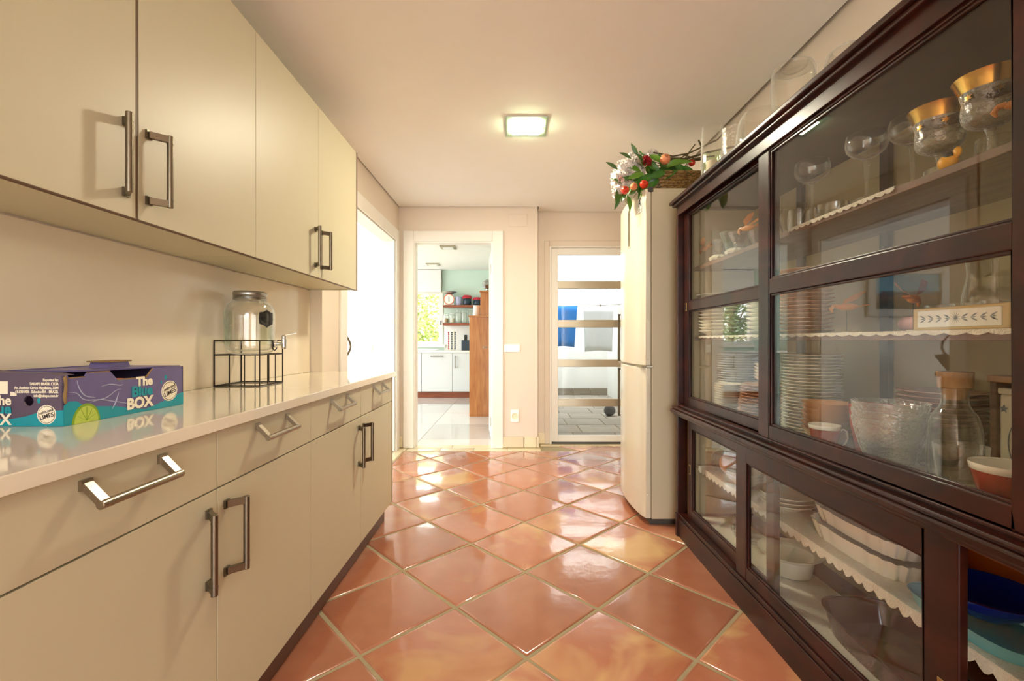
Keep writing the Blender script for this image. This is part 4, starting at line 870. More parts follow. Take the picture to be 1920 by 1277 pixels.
# goblets on the top shelf
coupe = [(0, 0), (.034, 0), (.034, .003), (.008, .008), (.0055, .02), (.006, .1), (.012, .148), (.028, .158), (.047, .172), (.054, .192), (.052, .218), (.050, .225), (.048, .225), (.05, .217), (.052, .192), (.045, .174), (.026, .161), (0, .156)]
cm = mesh(MB().lathe(sm(coupe), 40), 'glass', True)
place(cm, 'champagne_coupe', 'tall champagne coupe standing first beside the wide door stile', 'glass', (1.065, 1.60, ZP), 'champagne coupes')
place(cm, 'champagne_coupe', 'tall champagne coupe in the middle of the three coupes', 'glass', (1.09, 1.385, ZP), 'champagne coupes')
place(cm, 'champagne_coupe', 'tall champagne coupe next to the gold-rimmed goblets', 'glass', (1.14, 1.283, ZP), 'champagne coupes')
def goblet(x, y, label, m2):
    g_ = thing('gold_goblet', label, 'glass', (x, y, ZP))
    part('foot_and_stem', MB().lathe(sm([(0, 0), (.034, 0), (.034, .003), (.01, .009), (.007, .02), (.007, .062), (.012, .074)]), 32), 'glass_cut', g_, smooth=True, world=False)
    part('bowl', MB().lathe(sm([(0, .072), (.02, .075), (.044, .09), (.05, .112), (.048, .14), (.052, .158), (.050, .158), (.046, .14), (.048, .112), (.042, .092), (.018, .078), (0, .076)]), 36), 'glass_cut', g_, smooth=True, world=False)
    part('gold_rim', MB().lathe([(.0515, .157), (.0565, .172), (.0635, .187), (.0655, .19), (.064, .19), (.0545, .172), (.050, .157)], 36, caps=False), m2, g_, smooth=True, world=False)
    for k in range(6): 
        a_ = k*PI/3; part('gold_flower', MB().add([((.0505+.001)*math.cos(a_+dx), (.0505+.001)*math.sin(a_+dx), .142+dz_) for dx, dz_ in [((.2 if i % 2 else .09)*math.cos(PI*i/6), (.0095 if i % 2 else .004)*math.sin(PI*i/6)) for i in range(12)]], [tuple(range(12))]), 'gold_band', g_, world=False)
    return g_
goblet(1.105, 1.165, 'gold-rimmed goblet with engraved band next to the yellow toy', 'gold'); goblet(1.085, 1.022, 'gold-rimmed goblet nearest the camera with plain gold band', 'gold_band')
ty_ = thing('yellow_toy', 'small yellow and black toy figure between the two gold goblets', 'toy', (1.05, 1.085, ZP))
part('body', MB().sphere((0, 0, .02), .02, 16, 1.0, .9, 1.1), 'toy_yellow', ty_, smooth=True, world=False); part('ear', MB().sphere((0, -.022, .036), .011, 10, 1.2, .5, 1), 'toy_yellow', ty_, smooth=True, world=False); part('dark_patch', MB().sphere((-.002, -.006, .031), .013, 10), 'black', ty_, smooth=True, world=False)
bw = mesh(MB().lathe(sm([(0, 0), (.025, 0), (.03, .004), (.052, .022), (.056, .05), (.054, .05), (.05, .024), (.028, .008), (0, .007)]), 32), 'glass', True)
for x, y, l in ((1.09, 1.53, 'low clear glass bowl between the first two coupes'), (1.17, 1.455, 'low clear glass bowl at the back behind the coupes'), (1.215, 1.56, 'low clear glass bowl behind the first coupe'), (1.17, 1.20, 'low clear glass bowl behind the engraved goblet'), (1.185, 1.345, 'low clear glass bowl between the second and third coupe')): place(bw, 'glass_bowl', l, 'bowl', (x, y, ZP), 'low glass bowls on the top shelf')
tl = mesh(MB().lathe(sm([(0, 0), (.03, 0), (.034, .004), (.036, .085), (.034, .085), (.031, .008), (0, .007)]), 28), 'glass', True)
for x, y, l in ((1.09, 1.71, 'straight clear tumbler just left of the first coupe'), (1.17, 1.62, 'straight clear tumbler behind the first coupe'), (1.18, 1.10, 'straight clear tumbler behind the goblets'), (1.18, .93, 'straight clear tumbler right of the last goblet'), (1.19, 1.02, 'straight clear tumbler at the back right of the goblets')): place(tl, 'straight_tumbler', l, 'glass', (x, y, ZP), 'straight tumblers on the top shelf')
bkx = thing('printed_carton', 'colourful printed carton leaning behind the champagne coupes', 'carton', (1.25, 1.36, ZP))
part('carton_body', B(1.24, 1.30, 1.22, 1.52, ZP, ZP+.085), 'print_red', bkx, .001)
for y0, y1, z0, z1, m in ((1.22, 1.52, .055, .083, 'print_pink'), (1.23, 1.33, .058, .08, 'print_teal'), (1.28, 1.34, 0, .05, 'print_green'), (1.38, 1.42, .0, .045, 'print_green'), (1.44, 1.50, .058, .08, 'print_teal')): part('print_panel', B(1.2385, 1.2402, y0, y1, ZP+z0, ZP+z1), m, bkx)
# far end glasses on the top shelf
vase = lambda r, h: [(0, 0), (.028, 0), (.03, .004), (.012, .012), (.011, .03), (.02, .04), (.026, .07), (r*.75, h*.75), (r, h), (r-.002, h), (r*.72, h*.75), (.023, .072), (0, .045)]
for x, y, r_, h_, m, l in ((1.11, 2.42, .036, .13, 'glass_cut', 'cut glass goblet beside the far wooden bird'), (1.13, 2.33, .052, .15, 'glass_green', 'pale green flared glass on the far top shelf'), (1.12, 2.22, .05, .125, 'glass_pink', 'pale pink ribbed glass on the far top shelf'), (1.23, 2.25, .062, .175, 'glass', 'tall flared trumpet glass at the back of the far top shelf'), (1.25, 2.03, .068, .195, 'glass', 'tallest flared trumpet glass near the wide stile'), (1.16, 2.12, .05, .12, 'glass_pink', 'pink tinted ribbed glass near the wide stile'), (1.11, 1.93, .045, .15, 'glass', 'clear flared glass just left of the wide stile')):
    solo('flared_glass', MB().lathe(sm(vase(r_, h_)), 36), m, l, 'glass', (x, y, ZP), group='flared glasses on the far top shelf')
shell = mesh(MB().lathe([(0, .0), (.04, .0), (.045, .012), (.03, .026), (0, .03)], 54, wave=lambda t_, k: .08*math.cos(9*t_)), 'plate_white', True)
for x, y in ((1.055, 2.30), (1.055, 2.13)): place(shell, 'sea_shell', 'small white ribbed shell at the front of the far top shelf', 'shell', (x, y, ZP), 'white shells on the far top shelf')
bird(1.065, 2.03, ZP, .9, 2.0, 'orange wooden bird on the far top shelf beside the wide stile')

# lower cabinet
ZL = .4105; Z0 = .1335
solo('green_bottle', MB().lathe(sm([(0, 0), (.05, 0), (.056, .01), (.06, .05), (.04, .09), (.018, .105), (.016, .13), (.014, .13), (.015, .106), (.037, .088), (.056, .05), (.05, .008), (0, .006)]), 28), 'glass_green', 'round green glass bottle at the far end of the lower shelf', 'bottle', (1.13, 2.42, ZL))
solo('wicker_ball', MB().sphere((0, 0, .062), .062, 24, .95), 'bird_wood', 'tan wicker ball beside the green bottle in the lower cabinet', 'ball', (1.12, 2.29, ZL))
wb = mesh(MB().lathe([(0, 0), (.035, 0), (.04, .004), (.075, .04), (.078, .046), (.074, .045), (.038, .009), (0, .008)], 36), 'plate_white', True)
for k in range(3): place(wb, 'soup_bowl', 'white soup bowl nested on the lower shelf beside the wicker ball', 'bowl', (1.10, 2.13, ZL+k*.014), 'white soup bowls')
for k in range(3): place(mesh(MB().lathe(plate_prof(.1, .03), 40), 'plate_white', True), 'shallow_dish', 'shallow white dish stacked behind the lower door stile', 'dish', (1.14, 1.86, ZL+k*.016), 'shallow white dishes')
def fluted(x, y, z, a_, b_, h, m, label, name='baking_dish', grp=None, wv_=.025, nf=22):
    mb = MB(); n = 176; rings = [(.9, 0, 0), (1, h, 1), (1.02, h, 1), (.98, h-.002, 1), (.88, .006, 0)]; vs = []
    for s_, zz2, w2 in rings:
        for k in range(n):
            t_ = 2*PI*k/n; ca, sa = math.cos(t_), math.sin(t_); e_ = .5
            q = 1+wv_*math.cos(nf*t_)*(1 if s_ > .95 else .6)
            vs.append((a_*s_*q*abs(ca)**e_*(1 if ca > 0 else -1), b_*s_*q*abs(sa)**e_*(1 if sa > 0 else -1), zz2))
    fs = [tuple(range(n-1, -1, -1)), tuple((len(rings)-1)*n+k for k in range(n))]
    for i in range(len(rings)-1):
        for k in range(n): fs.append((i*n+k, i*n+(k+1) % n, (i+1)*n+(k+1) % n, (i+1)*n+k))
    return solo(name, mb.add(vs, fs), m, label, 'dish', (x, y, z), grp)
fluted(1.18, 1.455, ZL+.001, .115, .205, .055, 'white_gloss', 'long white fluted baking dish, lower of the two stacked', grp='white baking dishes')
fluted(1.185, 1.46, ZL+.058, .108, .195, .05, 'white_gloss', 'long white fluted baking dish, upper of the two stacked', grp='white baking dishes')
fluted(1.17, 1.28, Z0, .14, .29, .075, 'brown_glaze', 'long brown glazed roasting tray on the lower cabinet floor', 'roasting_tray', wv_=0)
place(mesh(MB().lathe([(0, 0), (.07, 0), (.078, .006), (.09, .07), (.12, .09), (.122, .094), (.088, .078), (.074, .012), (0, .01)], 40), 'plate_white', True), 'mixing_bowl', 'wide white bowl on the lower cabinet floor behind the stile', 'bowl', (1.16, 1.88, Z0))
place(mesh(MB().lathe(sm([(0, 0), (.07, 0), (.075, .008), (.10, .05), (.1, .056), (.072, .014), (0, .012)]), 40), 'glass', True), 'glass_serving_bowl', 'clear glass serving bowl on the far lower cabinet floor', 'bowl', (1.16, 2.16, Z0))
place(mesh(MB().lathe([(0, 0), (.04, 0), (.05, .006), (.10, .045), (.112, .062), (.109, .062), (.095, .048), (.045, .014), (0, .012)], 40), 'blue_glaze', True), 'blue_bowl', 'deep blue glazed bowl in the open end of the lower cabinet', 'bowl', (1.128, 1.075, ZL+.037))
fluted(1.135, 1.075, ZL+.001, .098, .145, .034, 'teal_glaze', 'pale teal dish under the deep blue bowl', 'teal_dish', wv_=0)
place(mesh(MB().lathe([(0, 0), (.06, 0), (.07, .008), (.078, .10), (.08, .14), (.076, .14), (.072, .1), (.062, .014), (0, .012)], 36), 'dark_glass', True), 'dark_pot', 'dark glass pot at the back of the open lower shelf', 'pot', (1.295, 1.03, ZL+.001)).scale = (.62, .62, 1.3)
solo('orange_carton', B(1.318, 1.352, 1.10, 1.32, ZL+.001, ZL+.245), 'orange', 'orange carton at the back of the open lower shelf', 'carton', bevel=.002, smooth=False)

# glassware on top of the cabinet
ZG = 1.8865
tv = thing('candle_vase', 'tall clear glass vase with a candle at the far end of the cabinet top', 'vase', (1.075, 2.42, ZG))
part('glass_body', MB().lathe(sm([(0, 0), (.042, 0), (.046, .006), (.056, .12), (.055, .28), (.05, .36), (.048, .36), (.052, .28), (.053, .12), (.043, .02), (0, .018)]), 36), 'glass', tv, smooth=True, world=False)
part('candle', MB().lathe([(0, .02), (.03, .02), (.03, .17), (.026, .178), (0, .175)], 24), 'candle', tv, smooth=True, world=False)
solo('small_vase', MB().lathe(sm([(0, 0), (.035, 0), (.04, .006), (.046, .26), (.044, .26), (.037, .012), (0, .01)]), 32), 'glass_green', 'narrow greenish glass vase beside the basket', 'vase', (1.12, 2.53, ZG))
solo('cut_tumbler', MB().lathe(sm([(0, 0), (.04, 0), (.046, .006), (.052, .12), (.05, .25), (.047, .25), (.048, .12), (.042, .014), (0, .012)]), 32), 'glass_cut', 'cut crystal tumbler vase next to the candle vase', 'vase', (1.08, 2.2, ZG))
solo('goldfish_bowl', MB().lathe(sm([(0, 0), (.05, 0), (.06, .006), (.098, .08), (.1, .14), (.09, .2), (.075, .235), (.073, .235), (.087, .198), (.096, .14), (.094, .082), (.058, .014), (0, .012)]), 40), 'glass', 'round clear glass bowl on the cabinet top', 'bowl', (1.12, 2.03, ZG))
solo('upturned_vase', MB().lathe(sm([(.062, 0), (.065, 0), (.074, .12), (.078, .24), (.07, .285), (.05, .295), (.048, .285), (.03, .275), (0, .273), (0, .268), (.045, .268), (.068, .275), (.074, .24), (.07, .12)]), 40, caps=False), 'glass', 'large upturned clear glass vase on the cabinet top', 'vase', (1.105, 1.77, ZG))
solo('clear_jar', MB().lathe(sm([(0, 0), (.06, 0), (.066, .008), (.07, .12), (.06, .17), (.045, .185), (.043, .185), (.056, .17), (.066, .12), (.062, .014), (0, .012)]), 36), 'glass', 'clear glass jar nearest the camera on the cabinet top', 'jar', (1.12, 1.5, ZG))

# ---------------------------------------------------------------- kitchen beyond the doorway
KY0, KY1, KZ = 4.744, 9.30, 2.553; KXL, KXR = -4.2, .10
kf = struct('floor_kitchen', B(KXL, KXR+.1, KY0-.02, KY1, -.1, -.006), 'gasket', 'pale polished floor tiles of the kitchen beyond', 'floor')
TS = .90
for i in range(5):
    for j in range(6):
        x0, x1 = max(KXL, -4.62+i*TS+.002), min(KXR, -4.62+(i+1)*TS-.002); yy0, yy1 = max(KY0-.015, KY0-.62+j*TS+.002), min(KY1, KY0-.62+(j+1)*TS-.002)
        if x1-x0 < .05 or yy1-yy0 < .05: continue
        a_ = [(-(x1-x0)/2, -(yy1-yy0)/2), ((x1-x0)/2, -(yy1-yy0)/2), ((x1-x0)/2, (yy1-yy0)/2), (-(x1-x0)/2, (yy1-yy0)/2)]
        o = part('floor_tile', tile_mesh(a_, soft=.0015), 'kitchen_tile', kf); o.location = ((x0+x1)/2, (yy0+yy1)/2, 0)
for x0, x1 in ((-1.0, -.62), (-.615, -.205)): part('threshold_tile', tile_mesh([(x0, YB+.001), (x1, YB+.001), (x1, YB+.12), (x0, YB+.12)], .001, soft=.002), 'cream_tile', kf)
WX0, WX1, WZ0, WZ1 = -3.0, -1.42, 1.02, 2.10
mb = MB().box(KXL, WX0, KY1, KY1+.15, 0, KZ).box(WX1, KXR, KY1, KY1+.15, 0, KZ).box(WX0, WX1, KY1, KY1+.15, 0, WZ0).box(WX0, WX1, KY1, KY1+.15, WZ1, KZ)
struct('wall_kitchen_back', mb, 'mint', 'pale mint green wall at the back of the kitchen', 'wall')
struct('wall_kitchen_tile', B(-1.40, KXR, KY1-.008, KY1, .9, 1.42), 'wall_white', 'white splashback zone under the kitchen shelves', 'wall')
struct('wall_kitchen_right', B(KXR, KXR+.1, KY0+.16, KY1, 0, KZ), 'mint', 'pale mint green side wall of the kitchen', 'wall')
mb = MB().box(KXL-.1, KXL, KY0, 5.5, 0, KZ).box(KXL-.1, KXL, 8.5, KY1, 0, KZ).box(KXL-.1, KXL, 5.5, 8.5, 0, .55).box(KXL-.1, KXL, 5.5, 8.5, 2.45, KZ)  # side opening is unseen, widened to brighten the kitchen
struct('wall_kitchen_left', mb, 'wall_white', 'white left wall of the kitchen with an added daylight opening', 'wall')
struct('wall_partition', B(KXL, -1.29, YB, YB+.12, 0, KZ), 'wall_white', 'white partition wall with the painting in the next room', 'wall')
struct('ceiling_kitchen', B(KXL-.1, KXR+.1, YB+.12, KY1+.1, KZ, KZ+.1), 'ceiling', 'white kitchen ceiling with two square lamps', 'ceiling')
wn = thing('window_1', 'white framed kitchen window looking onto sunlit trees', 'window', (-2.2, KY1, WZ0)); wn['kind'] = 'structure'
part('outer_frame', MB().box(WX0, WX0+.06, KY1-.02, KY1+.08, WZ0, WZ1).box(WX1-.09, WX1, KY1-.02, KY1+.08, WZ0, WZ1).box(WX0+.06, WX1-.09, KY1-.02, KY1+.08, WZ0, WZ0+.06).box(WX0+.06, WX1-.09, KY1-.02, KY1+.08, WZ1-.05, WZ1), 'trim', wn, .004)
part('mullion', B(-2.26, -2.18, KY1-.02, KY1+.08, WZ0+.06, WZ1-.05), 'trim', wn, .004)
part('pane', B(WX0+.055, -2.255, KY1+.03, KY1+.035, WZ0+.055, WZ1-.045), 'pane', wn); part('pane', B(-2.185, WX1-.085, KY1+.03, KY1+.035, WZ0+.055, WZ1-.045), 'pane', wn)
part('sill', B(WX0-.05, WX1+.05, KY1-.06, KY1+.02, WZ0-.06, WZ0), 'trim', wn, .004)
part('window_handle', MB().tube([(WX1-.04, KY1-.02, 1.5), (WX1-.04, KY1-.05, 1.5), (WX1-.04, KY1-.05, 1.42)], .01, 8), 'black', wn)
bl = thing('roman_blind', 'pale roman blind drawn up above the kitchen window', 'blind', (-2.2, KY1-.06, WZ1))
for k in range(3): part('blind_fold', B(WX0, WX1-.03, KY1-.10+.02*k, KY1-.085+.02*k, WZ1-.01+.02*k, KZ-.01), 'blind', bl, .003)
part('pull_cord', MB().tube([(WX1-.02, KY1-.06, KZ-.02), (WX1-.01, KY1-.06, 2.3), (WX1-.02, KY1-.055, 2.1)], .006, 6), 'gasket', bl)
KF = 8.62
def kunit(x0, x1, label, handle_dir):
    u_ = thing('kitchen_cabinet', label, 'cabinet', ((x0+x1)/2, 8.9, 0), group='white kitchen base cabinets')
    part('carcass', B(x0+.002, x1-.002, KF+.02, KY1-.01, .12, .865), 'kcab', u_); part('plinth', B(x0, x1, KF+.05, KY1-.02, .001, .118), 'red_wood', u_)
    d = part('door', B(x0+.004, x1-.004, KF, KF+.019, .125, .86), 'kcab', u_, .002)
    if handle_dir == 'h': part('handle', MB().box((x0+x1)/2-.12, (x0+x1)/2+.12, KF-.04, KF-.025, .79, .805).box((x0+x1)/2-.12, (x0+x1)/2-.105, KF-.04, KF, .79, .805).box((x0+x1)/2+.105, (x0+x1)/2+.12, KF-.04, KF, .79, .805), 'nickel_dark', d, .002)
    else: part('handle', MB().box(x0+.05, x0+.065, KF-.04, KF-.025, .58, .80).box(x0+.05, x0+.065, KF-.04, KF, .58, .595).box(x0+.05, x0+.065, KF-.04, KF, .785, .80), 'nickel', d, .002)
kunit(-1.73, -1.14, 'white kitchen base cabinet with a horizontal handle below the window', 'h'); kunit(-1.14, -.54, 'white kitchen base cabinet with a vertical handle beside the oak unit', 'v')
kunit(-2.33, -1.73, 'white kitchen base cabinet at the left edge of the doorway view', 'v')
kunit(-2.95, -2.33, 'white kitchen base cabinet left of the doorway, seen only in reflections', 'h')
solo('kitchen_worktop', B(-4.1, .09, KF-.02, KY1-.01, .867, .905), 'white_gloss', 'white worktop under the kitchen window', 'worktop', bevel=.003, smooth=False)
ok = thing('oak_unit', 'stepped oak end unit standing in the kitchen', 'cabinet', (-.3, 6.9, 0))
part('lower_body', B(-.617, .09, 6.52, 7.25, 0, 1.44), 'oak', ok, .003); part('lower_top', B(-.63, .09, 6.505, 7.26, 1.441, 1.462), 'oak', ok, .003)
part('upper_body', B(-.458, .09, 6.53, 7.24, 1.463, 1.80), 'oak', ok, .003); part('upper_top', B(-.47, .09, 6.515, 7.25, 1.801, 1.822), 'oak', ok, .003)
for z, x1, l in ((1.765, .09, 'upper wooden wall shelf in the kitchen with the scale'), (1.405, .09, 'lower wooden wall shelf in the kitchen with glass jars')): solo('wall_shelf', B(-1.385, x1, 9.02, KY1-.001, z, z+.045), 'red_wood', l, 'shelf', bevel=.003, smooth=False, group='kitchen wall shelves')
ZA, ZB = 1.8105, 1.4505
sc = thing('kitchen_scale', 'white kitchen scale with a metal pan on the upper shelf', 'scale', (-1.27, 9.14, ZA))
part('housing', MB().prism([(-.11, 0), (.11, 0), (.09, .05), (.06, .2), (-.06, .2), (-.09, .05)], 'y', -.05, .05), 'white', sc, .01, world=False)
part('dial', MB().lathe([(0, 0), (.1, 0), (.1, .012), (.0, .013)], 28).xf(Matrix.Translation((0, -.052, .12)) @ Matrix.Rotation(PI/2, 4, 'X')), 'white', sc, smooth=True, world=False)
part('dial_rim', MB().tube([(.1*math.cos(2*PI*k/28), -.066, .12+.1*math.sin(2*PI*k/28)) for k in range(28)], .008, 6, True), 'coral', sc, world=False)
part('needle', B(-.006, .006, -.072, -.066, .07, .17), 'black', sc, world=False)
part('pan', MB().lathe([(0, .22), (.05, .22), (.15, .27), (.155, .275), (.05, .232), (0, .23)], 28), 'pewter', sc, smooth=True, world=False); part('pan_stem', MB().tube([(0, 0, .195), (0, 0, .225)], .02, 10), 'pewter', sc, world=False)
solo('white_canister', MB().lathe([(0, 0), (.055, 0), (.075, .17), (.07, .17), (.05, .01), (0, .01)], 20), 'box_splash', 'small white and lilac pot on the upper kitchen shelf', 'pot', (-1.08, 9.14, ZA))
for x, h_, l in ((-.91, .19, 'dark jar with a red lid, taller of the two'), (-.70, .15, 'dark jar with a red lid, shorter of the two')):
    j = thing('red_lid_jar', l, 'jar', (x, 9.14, ZA), group='red-lidded jars')
    part('glass_body', MB().lathe([(0, 0), (.07, 0), (.08, .02), (.08, h_*.6), (.065, h_*.75), (0, h_*.75)], 24), 'navy', j, smooth=True, world=False); part('lid', MB().lathe([(0, h_*.72), (.1, h_*.72), (.1, h_*.85), (.08, h_*1.05), (.03, h_*1.12), (0, h_*1.12)], 24), 'dark_red', j, smooth=True, world=False)
for k, (x, h_, m) in enumerate(((-1.335, .19, 'cork'), (-1.21, .2, 'candle'), (-1.085, .25, None), (-.97, .25, None), (-.835, .29, None))):
    j = thing('storage_jar', ('brown-filled glass storage jar, first on the lower kitchen shelf', 'cream-filled glass storage jar, second on the lower kitchen shelf', 'tall empty storage jar, third on the lower kitchen shelf', 'tall empty storage jar, fourth on the lower kitchen shelf', 'tallest storage jar behind the oak unit')[k], 'jar', (x, 9.14, ZB), group='glass storage jars'); j.scale = (.8, .8, 1)
    part('glass_body', MB().lathe([(0, 0), (.065, 0), (.07, .01), (.07, h_*.8), (.055, h_*.88), (.055, h_*.9), (.05, h_*.9), (.05, h_*.86), (.066, h_*.79), (.066, .014), (0, .012)], 24), 'glass', j, smooth=True, world=False)
    part('lid', MB().lathe([(0, h_*.9), (.06, h_*.9), (.06, h_), (0, h_)], 24), 'glass', j, smooth=True, world=False)
    if m: part('contents', MB().lathe([(0, .014), (.063, .014), (.063, h_*.5), (0, h_*.52)], 20), m, j, smooth=True, world=False)
kt = thing('white_jug', 'white enamel jug on top of the lower oak step', 'jug', (-.535, 6.85, 1.4625))
part('jug_body', MB().lathe([(0, 0), (.055, 0), (.06, .01), (.052, .15), (.056, .17), (.052, .17), (.048, .15), (0, .14)], 24), 'white_gloss', kt, smooth=True, world=False); part('handle', MB().tube([(.05, -.02, .14), (.085, -.03, .13), (.09, -.03, .08), (.055, -.02, .04)], .008, 8), 'white_gloss', kt, smooth=True, world=False)
dc = thing('silver_ornament', 'silver ornament on top of the tall oak step', 'ornament', (-.37, 6.75, 1.8225))
part('foot', MB().lathe([(0, 0), (.05, 0), (.02, .03), (.02, .05)], 16), 'pewter', dc, smooth=True, world=False); part('bowl', MB().lathe([(0, .05), (.05, .06), (.08, .1), (.07, .15), (.03, .18), (0, .2)], 20), 'pewter', dc, smooth=True, world=False)
cr = thing('capsule_stand', 'tower of dark red coffee capsules on the kitchen worktop', 'capsule stand', (-1.195, 9.0, .9055))
part('tower', MB().box(-.05, .05, -.05, .05, 0, .39), 'white_gloss', cr, .01, world=False)
for k in range(10):
    for dx in (-.065, 0, .065): part('capsule', MB().sphere((dx, -.05, 0.03+k*.036), .017, 8), ('dark_red' if dx < 0 else 'navy'), cr, smooth=True, world=False)
kb = thing('knife_block', 'dark knife block holding one tall black handle', 'knife block', (-.93, 9.05, .9055))
part('block', B(-.08, .08, -.06, .06, 0, .2), 'navy', kb, .008, world=False); part('knife_handle', B(-.03, .03, -.02, .02, .2, .31), 'black', kb, .01, world=False)
solo('tea_towel', B(-1.95, -1.45, 8.72, 8.95, .9055, .935), 'towel_white', 'folded white tea towel on the kitchen worktop', 'towel', bevel=.012, smooth=False)
for y, l in ((7.0, 'unlit square ceiling lamp nearer in the kitchen'), (8.57, 'unlit square ceiling lamp farther in the kitchen')):
    q = thing('kitchen_lamp', l, 'lamp', (-.99, y, KZ), group='kitchen ceiling lamps'); x = -.99 if y < 8 else -1.5
    part('frame', B(x-.12, x+.12, y-.12, y+.12, KZ-.02, KZ), 'steel_bar', q, .003); part('diffuser', B(x-.08, x+.08, y-.08, y+.08, KZ-.026, KZ-.0205), 'lamp_off', q, .002)

# outside the kitchen window: ground and two trees
struct('ground_outside', B(-14, 10, KY1+.15, 30, -.7, -.6), 'ground', 'dry garden ground outside', 'ground')
def tree(x, y, h, R, m, label, n=5200):
    t_ = thing('garden_tree', label, 'tree', (x, y, -.6), group='trees outside the kitchen window')
    part('trunk', MB().tube([(0, 0, 0), (.05, .02, h*.3), (-.03, 0, h*.62)], [.14, .11, .07], 10), 'bark', t_, smooth=True, world=False)
    for k in range(5): a_ = k*1.26; part('branch', MB().tube([(0, 0, h*.3+k*.12), (R*.5*math.cos(a_), R*.5*math.sin(a_), h*.5+k*.15)], [.05, .02], 6), 'bark', t_, world=False)
    mb = MB(); rr = random.Random(int(x*100)); bl_ = [(Vector((rr.gauss(0, R*.5), rr.gauss(0, R*.5), h*.55+rr.gauss(0, h*.22))), rr.uniform(.3, .6)*R*.7) for _ in range(26)]
    for _ in range(n):
        c, r_ = rr.choice(bl_); d = Vector((rr.gauss(0, 1), rr.gauss(0, 1), rr.gauss(0, 1))).normalized()*r_*rr.uniform(.6, 1); p = c+d; a_ = Vector((rr.gauss(0, 1), rr.gauss(0, 1), rr.gauss(0, .6))).normalized(); b_ = a_.orthogonal().normalized(); s_ = rr.uniform(.05, .1)
        mb.add([p, p+a_*s_+b_*s_*.45, p+a_*s_*2, p+a_*s_-b_*s_*.45], [(0, 1, 2, 3)])
    o = link('foliage', mesh(mb, m, False, False), t_, world=False); o['kind'] = 'stuff'
tree(-3.0, 13.2, 4.6, 1.5, 'foliage', 'yellow-green tree filling the right half of the kitchen window'); tree(-6.6, 17.5, 5.4, 1.9, 'foliage_dark', 'darker tree further left behind the kitchen window'); tree(-2.2, 21.5, 4.4, 1.7, 'foliage_dark', 'darker tree farther back behind the yellow-green one')

# ---------------------------------------------------------------- courtyard beyond the glazed door
cf_ = struct('floor_courtyard', B(.2, 4.6, YR+.1, 9.1, -.1, -.008), 'grout', 'stone paved courtyard beyond the glazed door', 'paving')
for i in range(8):
    for j in range(9):
        x0 = .22+i*.5+(.12 if j % 2 else 0); y0_ = YR+.12+j*.48
        o = part('paving_slab', tile_mesh([(-.244, -.234), (.244, -.234), (.244, .234), (-.244, .234)], soft=.004), 'paving', cf_, smooth=True); o.location = (x0+.25, y0_+.24, 0)
struct('wall_courtyard', B(.2, 4.7, 9.1, 9.25, 0, 6.5), 'wall_white', 'white rendered wall at the back of the courtyard', 'wall')
struct('wall_courtyard_right', B(4.6, 4.75, YR+.1, 9.1, 0, 6.5), 'wall_white', 'white rendered side wall of the courtyard', 'wall')
struct('pillar', B(1.92, 2.9, 8.2, 9.1, 0, 6.5), 'wall_white', 'white rendered projection in the courtyard wall', 'wall')
struct('wall_facade', MB().box(.2, 4.75, YR+.1, YR+.25, 2.72, 6.5).box(1.46, 4.75, YR+.1, YR+.2, 0, 2.72), 'wall_white', 'white outer house wall above the glazed door', 'wall')
sk = struct('baseboard_courtyard', B(.2, 1.92, 9.085, 9.1, 0, .1), 'grout', 'stone skirting along the courtyard wall', 'baseboard')
for k in range(5): part('skirting_tile', B(.205+k*.344, .205+(k+1)*.344-.008, 9.07, 9.084, .004, .14), 'skirt_stone', sk, .003)
struct('courtyard_sky_blocker', B(.2, 4.7, YR+.25, 7.42, 2.75, 2.9), 'wall_white', 'white canopy slab added out of view to dim the near half of the courtyard', 'blocker')  # unseen slab, added only to keep sky light off the courtyard
ln = thing('clothes_line', 'thin clothes line strung across the courtyard', 'clothes line', (1.2, 8.0, 1.72))
part('cord', MB().tube([(.25, 8.0, 1.735), (1.2, 8.0, 1.715), (1.92, 8.0, 1.735), (3.2, 8.0, 1.74)], .006, 6), 'gasket', ln); part('peg', B(1.55, 1.575, 7.99, 8.01, 1.67, 1.74), 'nickel_dark', ln)
def towel(x0, x1, zt_, zb_, m, label, sk_=0):
    mb = MB(); n = 24; vs = []
    for j in range(9):
        f = j/8
        for i in range(n+1):
            s_ = i/n; xx = x0+(x1-x0)*s_*(1-.12*f)+sk_*f; vs.append((xx, 8.0-.015-.02*f*math.sin(s_*9)-.01*f, zt_-(zt_-zb_)*f+.02*math.sin(s_*3)*f))
    fs = [(j*(n+1)+i, j*(n+1)+i+1, (j+1)*(n+1)+i+1, (j+1)*(n+1)+i) for j in range(8) for i in range(n)]
    o = solo('hanging_towel', mb.add(vs, fs), m, label, 'towel'); q = o.modifiers.new('solid', 'SOLIDIFY'); q.thickness = .008
towel(.66, 1.16, 1.71, .98, 'towel_blue', 'bright blue towel hanging on the courtyard line'); towel(1.26, 1.80, 1.70, .90, 'towel_white', 'pale white towel hanging beside the blue one', .03)
solo('grey_stone', MB().sphere((0, 0, .075), .085, 16, .9), 'stone', 'round dark grey stone on the courtyard paving', 'stone', (1.43, 6.6, 0))

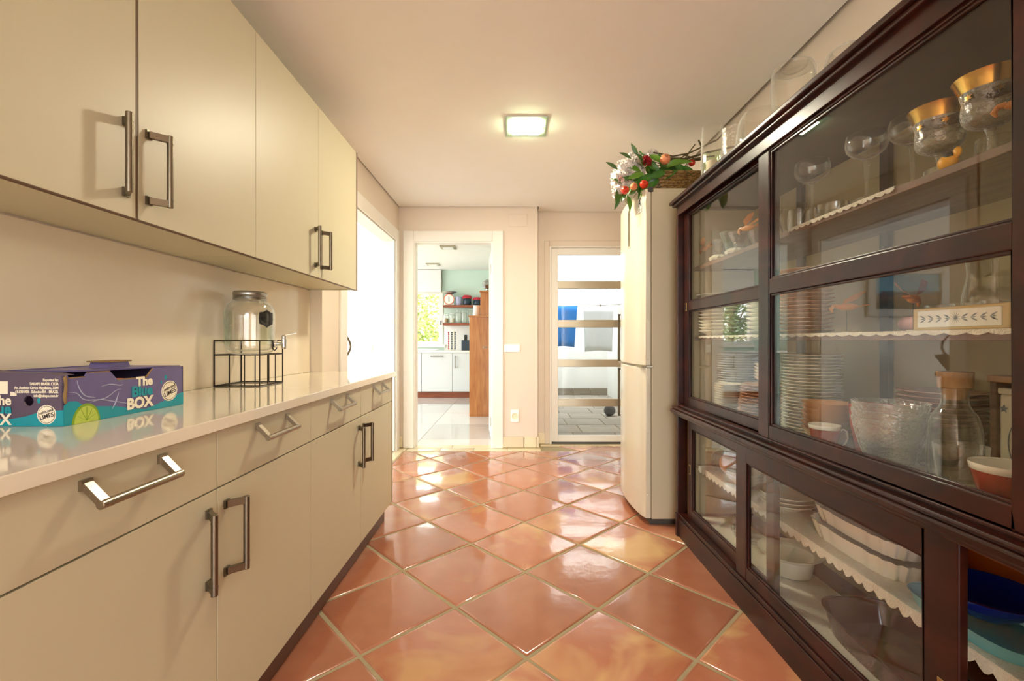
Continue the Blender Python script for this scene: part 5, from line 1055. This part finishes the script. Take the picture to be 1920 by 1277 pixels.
# ---------------------------------------------------------------- bright room beyond the left doorway (also seen mirrored in the cabinet glass)
struct('floor_left_room', B(-5.0, -1.29, 0, YB, -.1, 0), 'kitchen_tile', 'pale floor of the room on the left', 'floor')
struct('ceiling_left_room', B(-5.1, -1.29, -.1, YB, 2.5, 2.6), 'ceiling', 'white ceiling of the room on the left', 'ceiling')
struct('wall_left_room_near', MB().box(-3.7, -1.33, -.1, 0, 0, 2.5).box(-5.0, -4.7, -.1, 0, 0, 2.5).box(-4.7, -3.7, -.1, 0, 0, .12), 'wall_white', 'white near wall of the room on the left', 'wall')  # extra opening in this unseen wall lets more daylight into the room
mb = MB().box(-5.1, -5.0, 0, .25, 0, 2.5).box(-5.1, -5.0, 4.1, YB, 0, 2.5).box(-5.1, -5.0, .25, 4.1, 0, .5)  # opening out of view, widened so the room reads bright
struct('wall_left_room_outer', mb, 'wall_white', 'outer wall of the room on the left with an unseen opening widened for daylight', 'wall')
pt = thing('framed_painting', 'silver framed landscape painting on the white wall, mirrored in the glass', 'painting', (-2.1, YB, 1.6))
PX0, PX1, PZ0, PZ1 = -2.55, -1.73, 1.34, 1.86
part('frame', MB().box(PX0, PX1, YB-.035, YB-.001, PZ1-.08, PZ1).box(PX0, PX1, YB-.035, YB-.001, PZ0, PZ0+.08).box(PX0, PX0+.08, YB-.035, YB-.001, PZ0+.08, PZ1-.08).box(PX1-.08, PX1, YB-.035, YB-.001, PZ0+.08, PZ1-.08), 'frame_silver', pt, .01)
part('canvas', B(PX0+.07, PX1-.07, YB-.015, YB-.003, PZ0+.07, PZ1-.07), 'painting', pt)
s2 = thing('wall_switch', 'white double switch on the white wall seen through the left doorway', 'switch', (-1.51, YB, 1.03))
part('back_plate', B(-1.60, -1.43, YB-.009, YB, .985, 1.065), 'white_gloss', s2, .003)
for x in (-1.556, -1.474): part('rocker', B(x-.036, x+.036, YB-.013, YB-.008, .993, 1.057), 'white_gloss', s2, .003)
ch = thing('dining_chair', 'dark leather dining chair in the room on the left, mirrored in the glass', 'chair', (-2.45, 4.1, 0))
part('backrest', MB().prism([(-2.68, .45), (-2.62, .45), (-2.24, .95), (-2.20, .97), (-2.17, .95), (-2.60, .43)], 'y', 3.9, 4.35), 'leather', ch, .01); part('seat', B(-2.95, -2.55, 3.9, 4.35, .40, .47), 'leather', ch, .015)
for x in (-2.92, -2.6):
    for y in (3.93, 4.32): part('leg', B(x-.018, x+.018, y-.018, y+.018, 0, .41), 'leather', ch, .003)
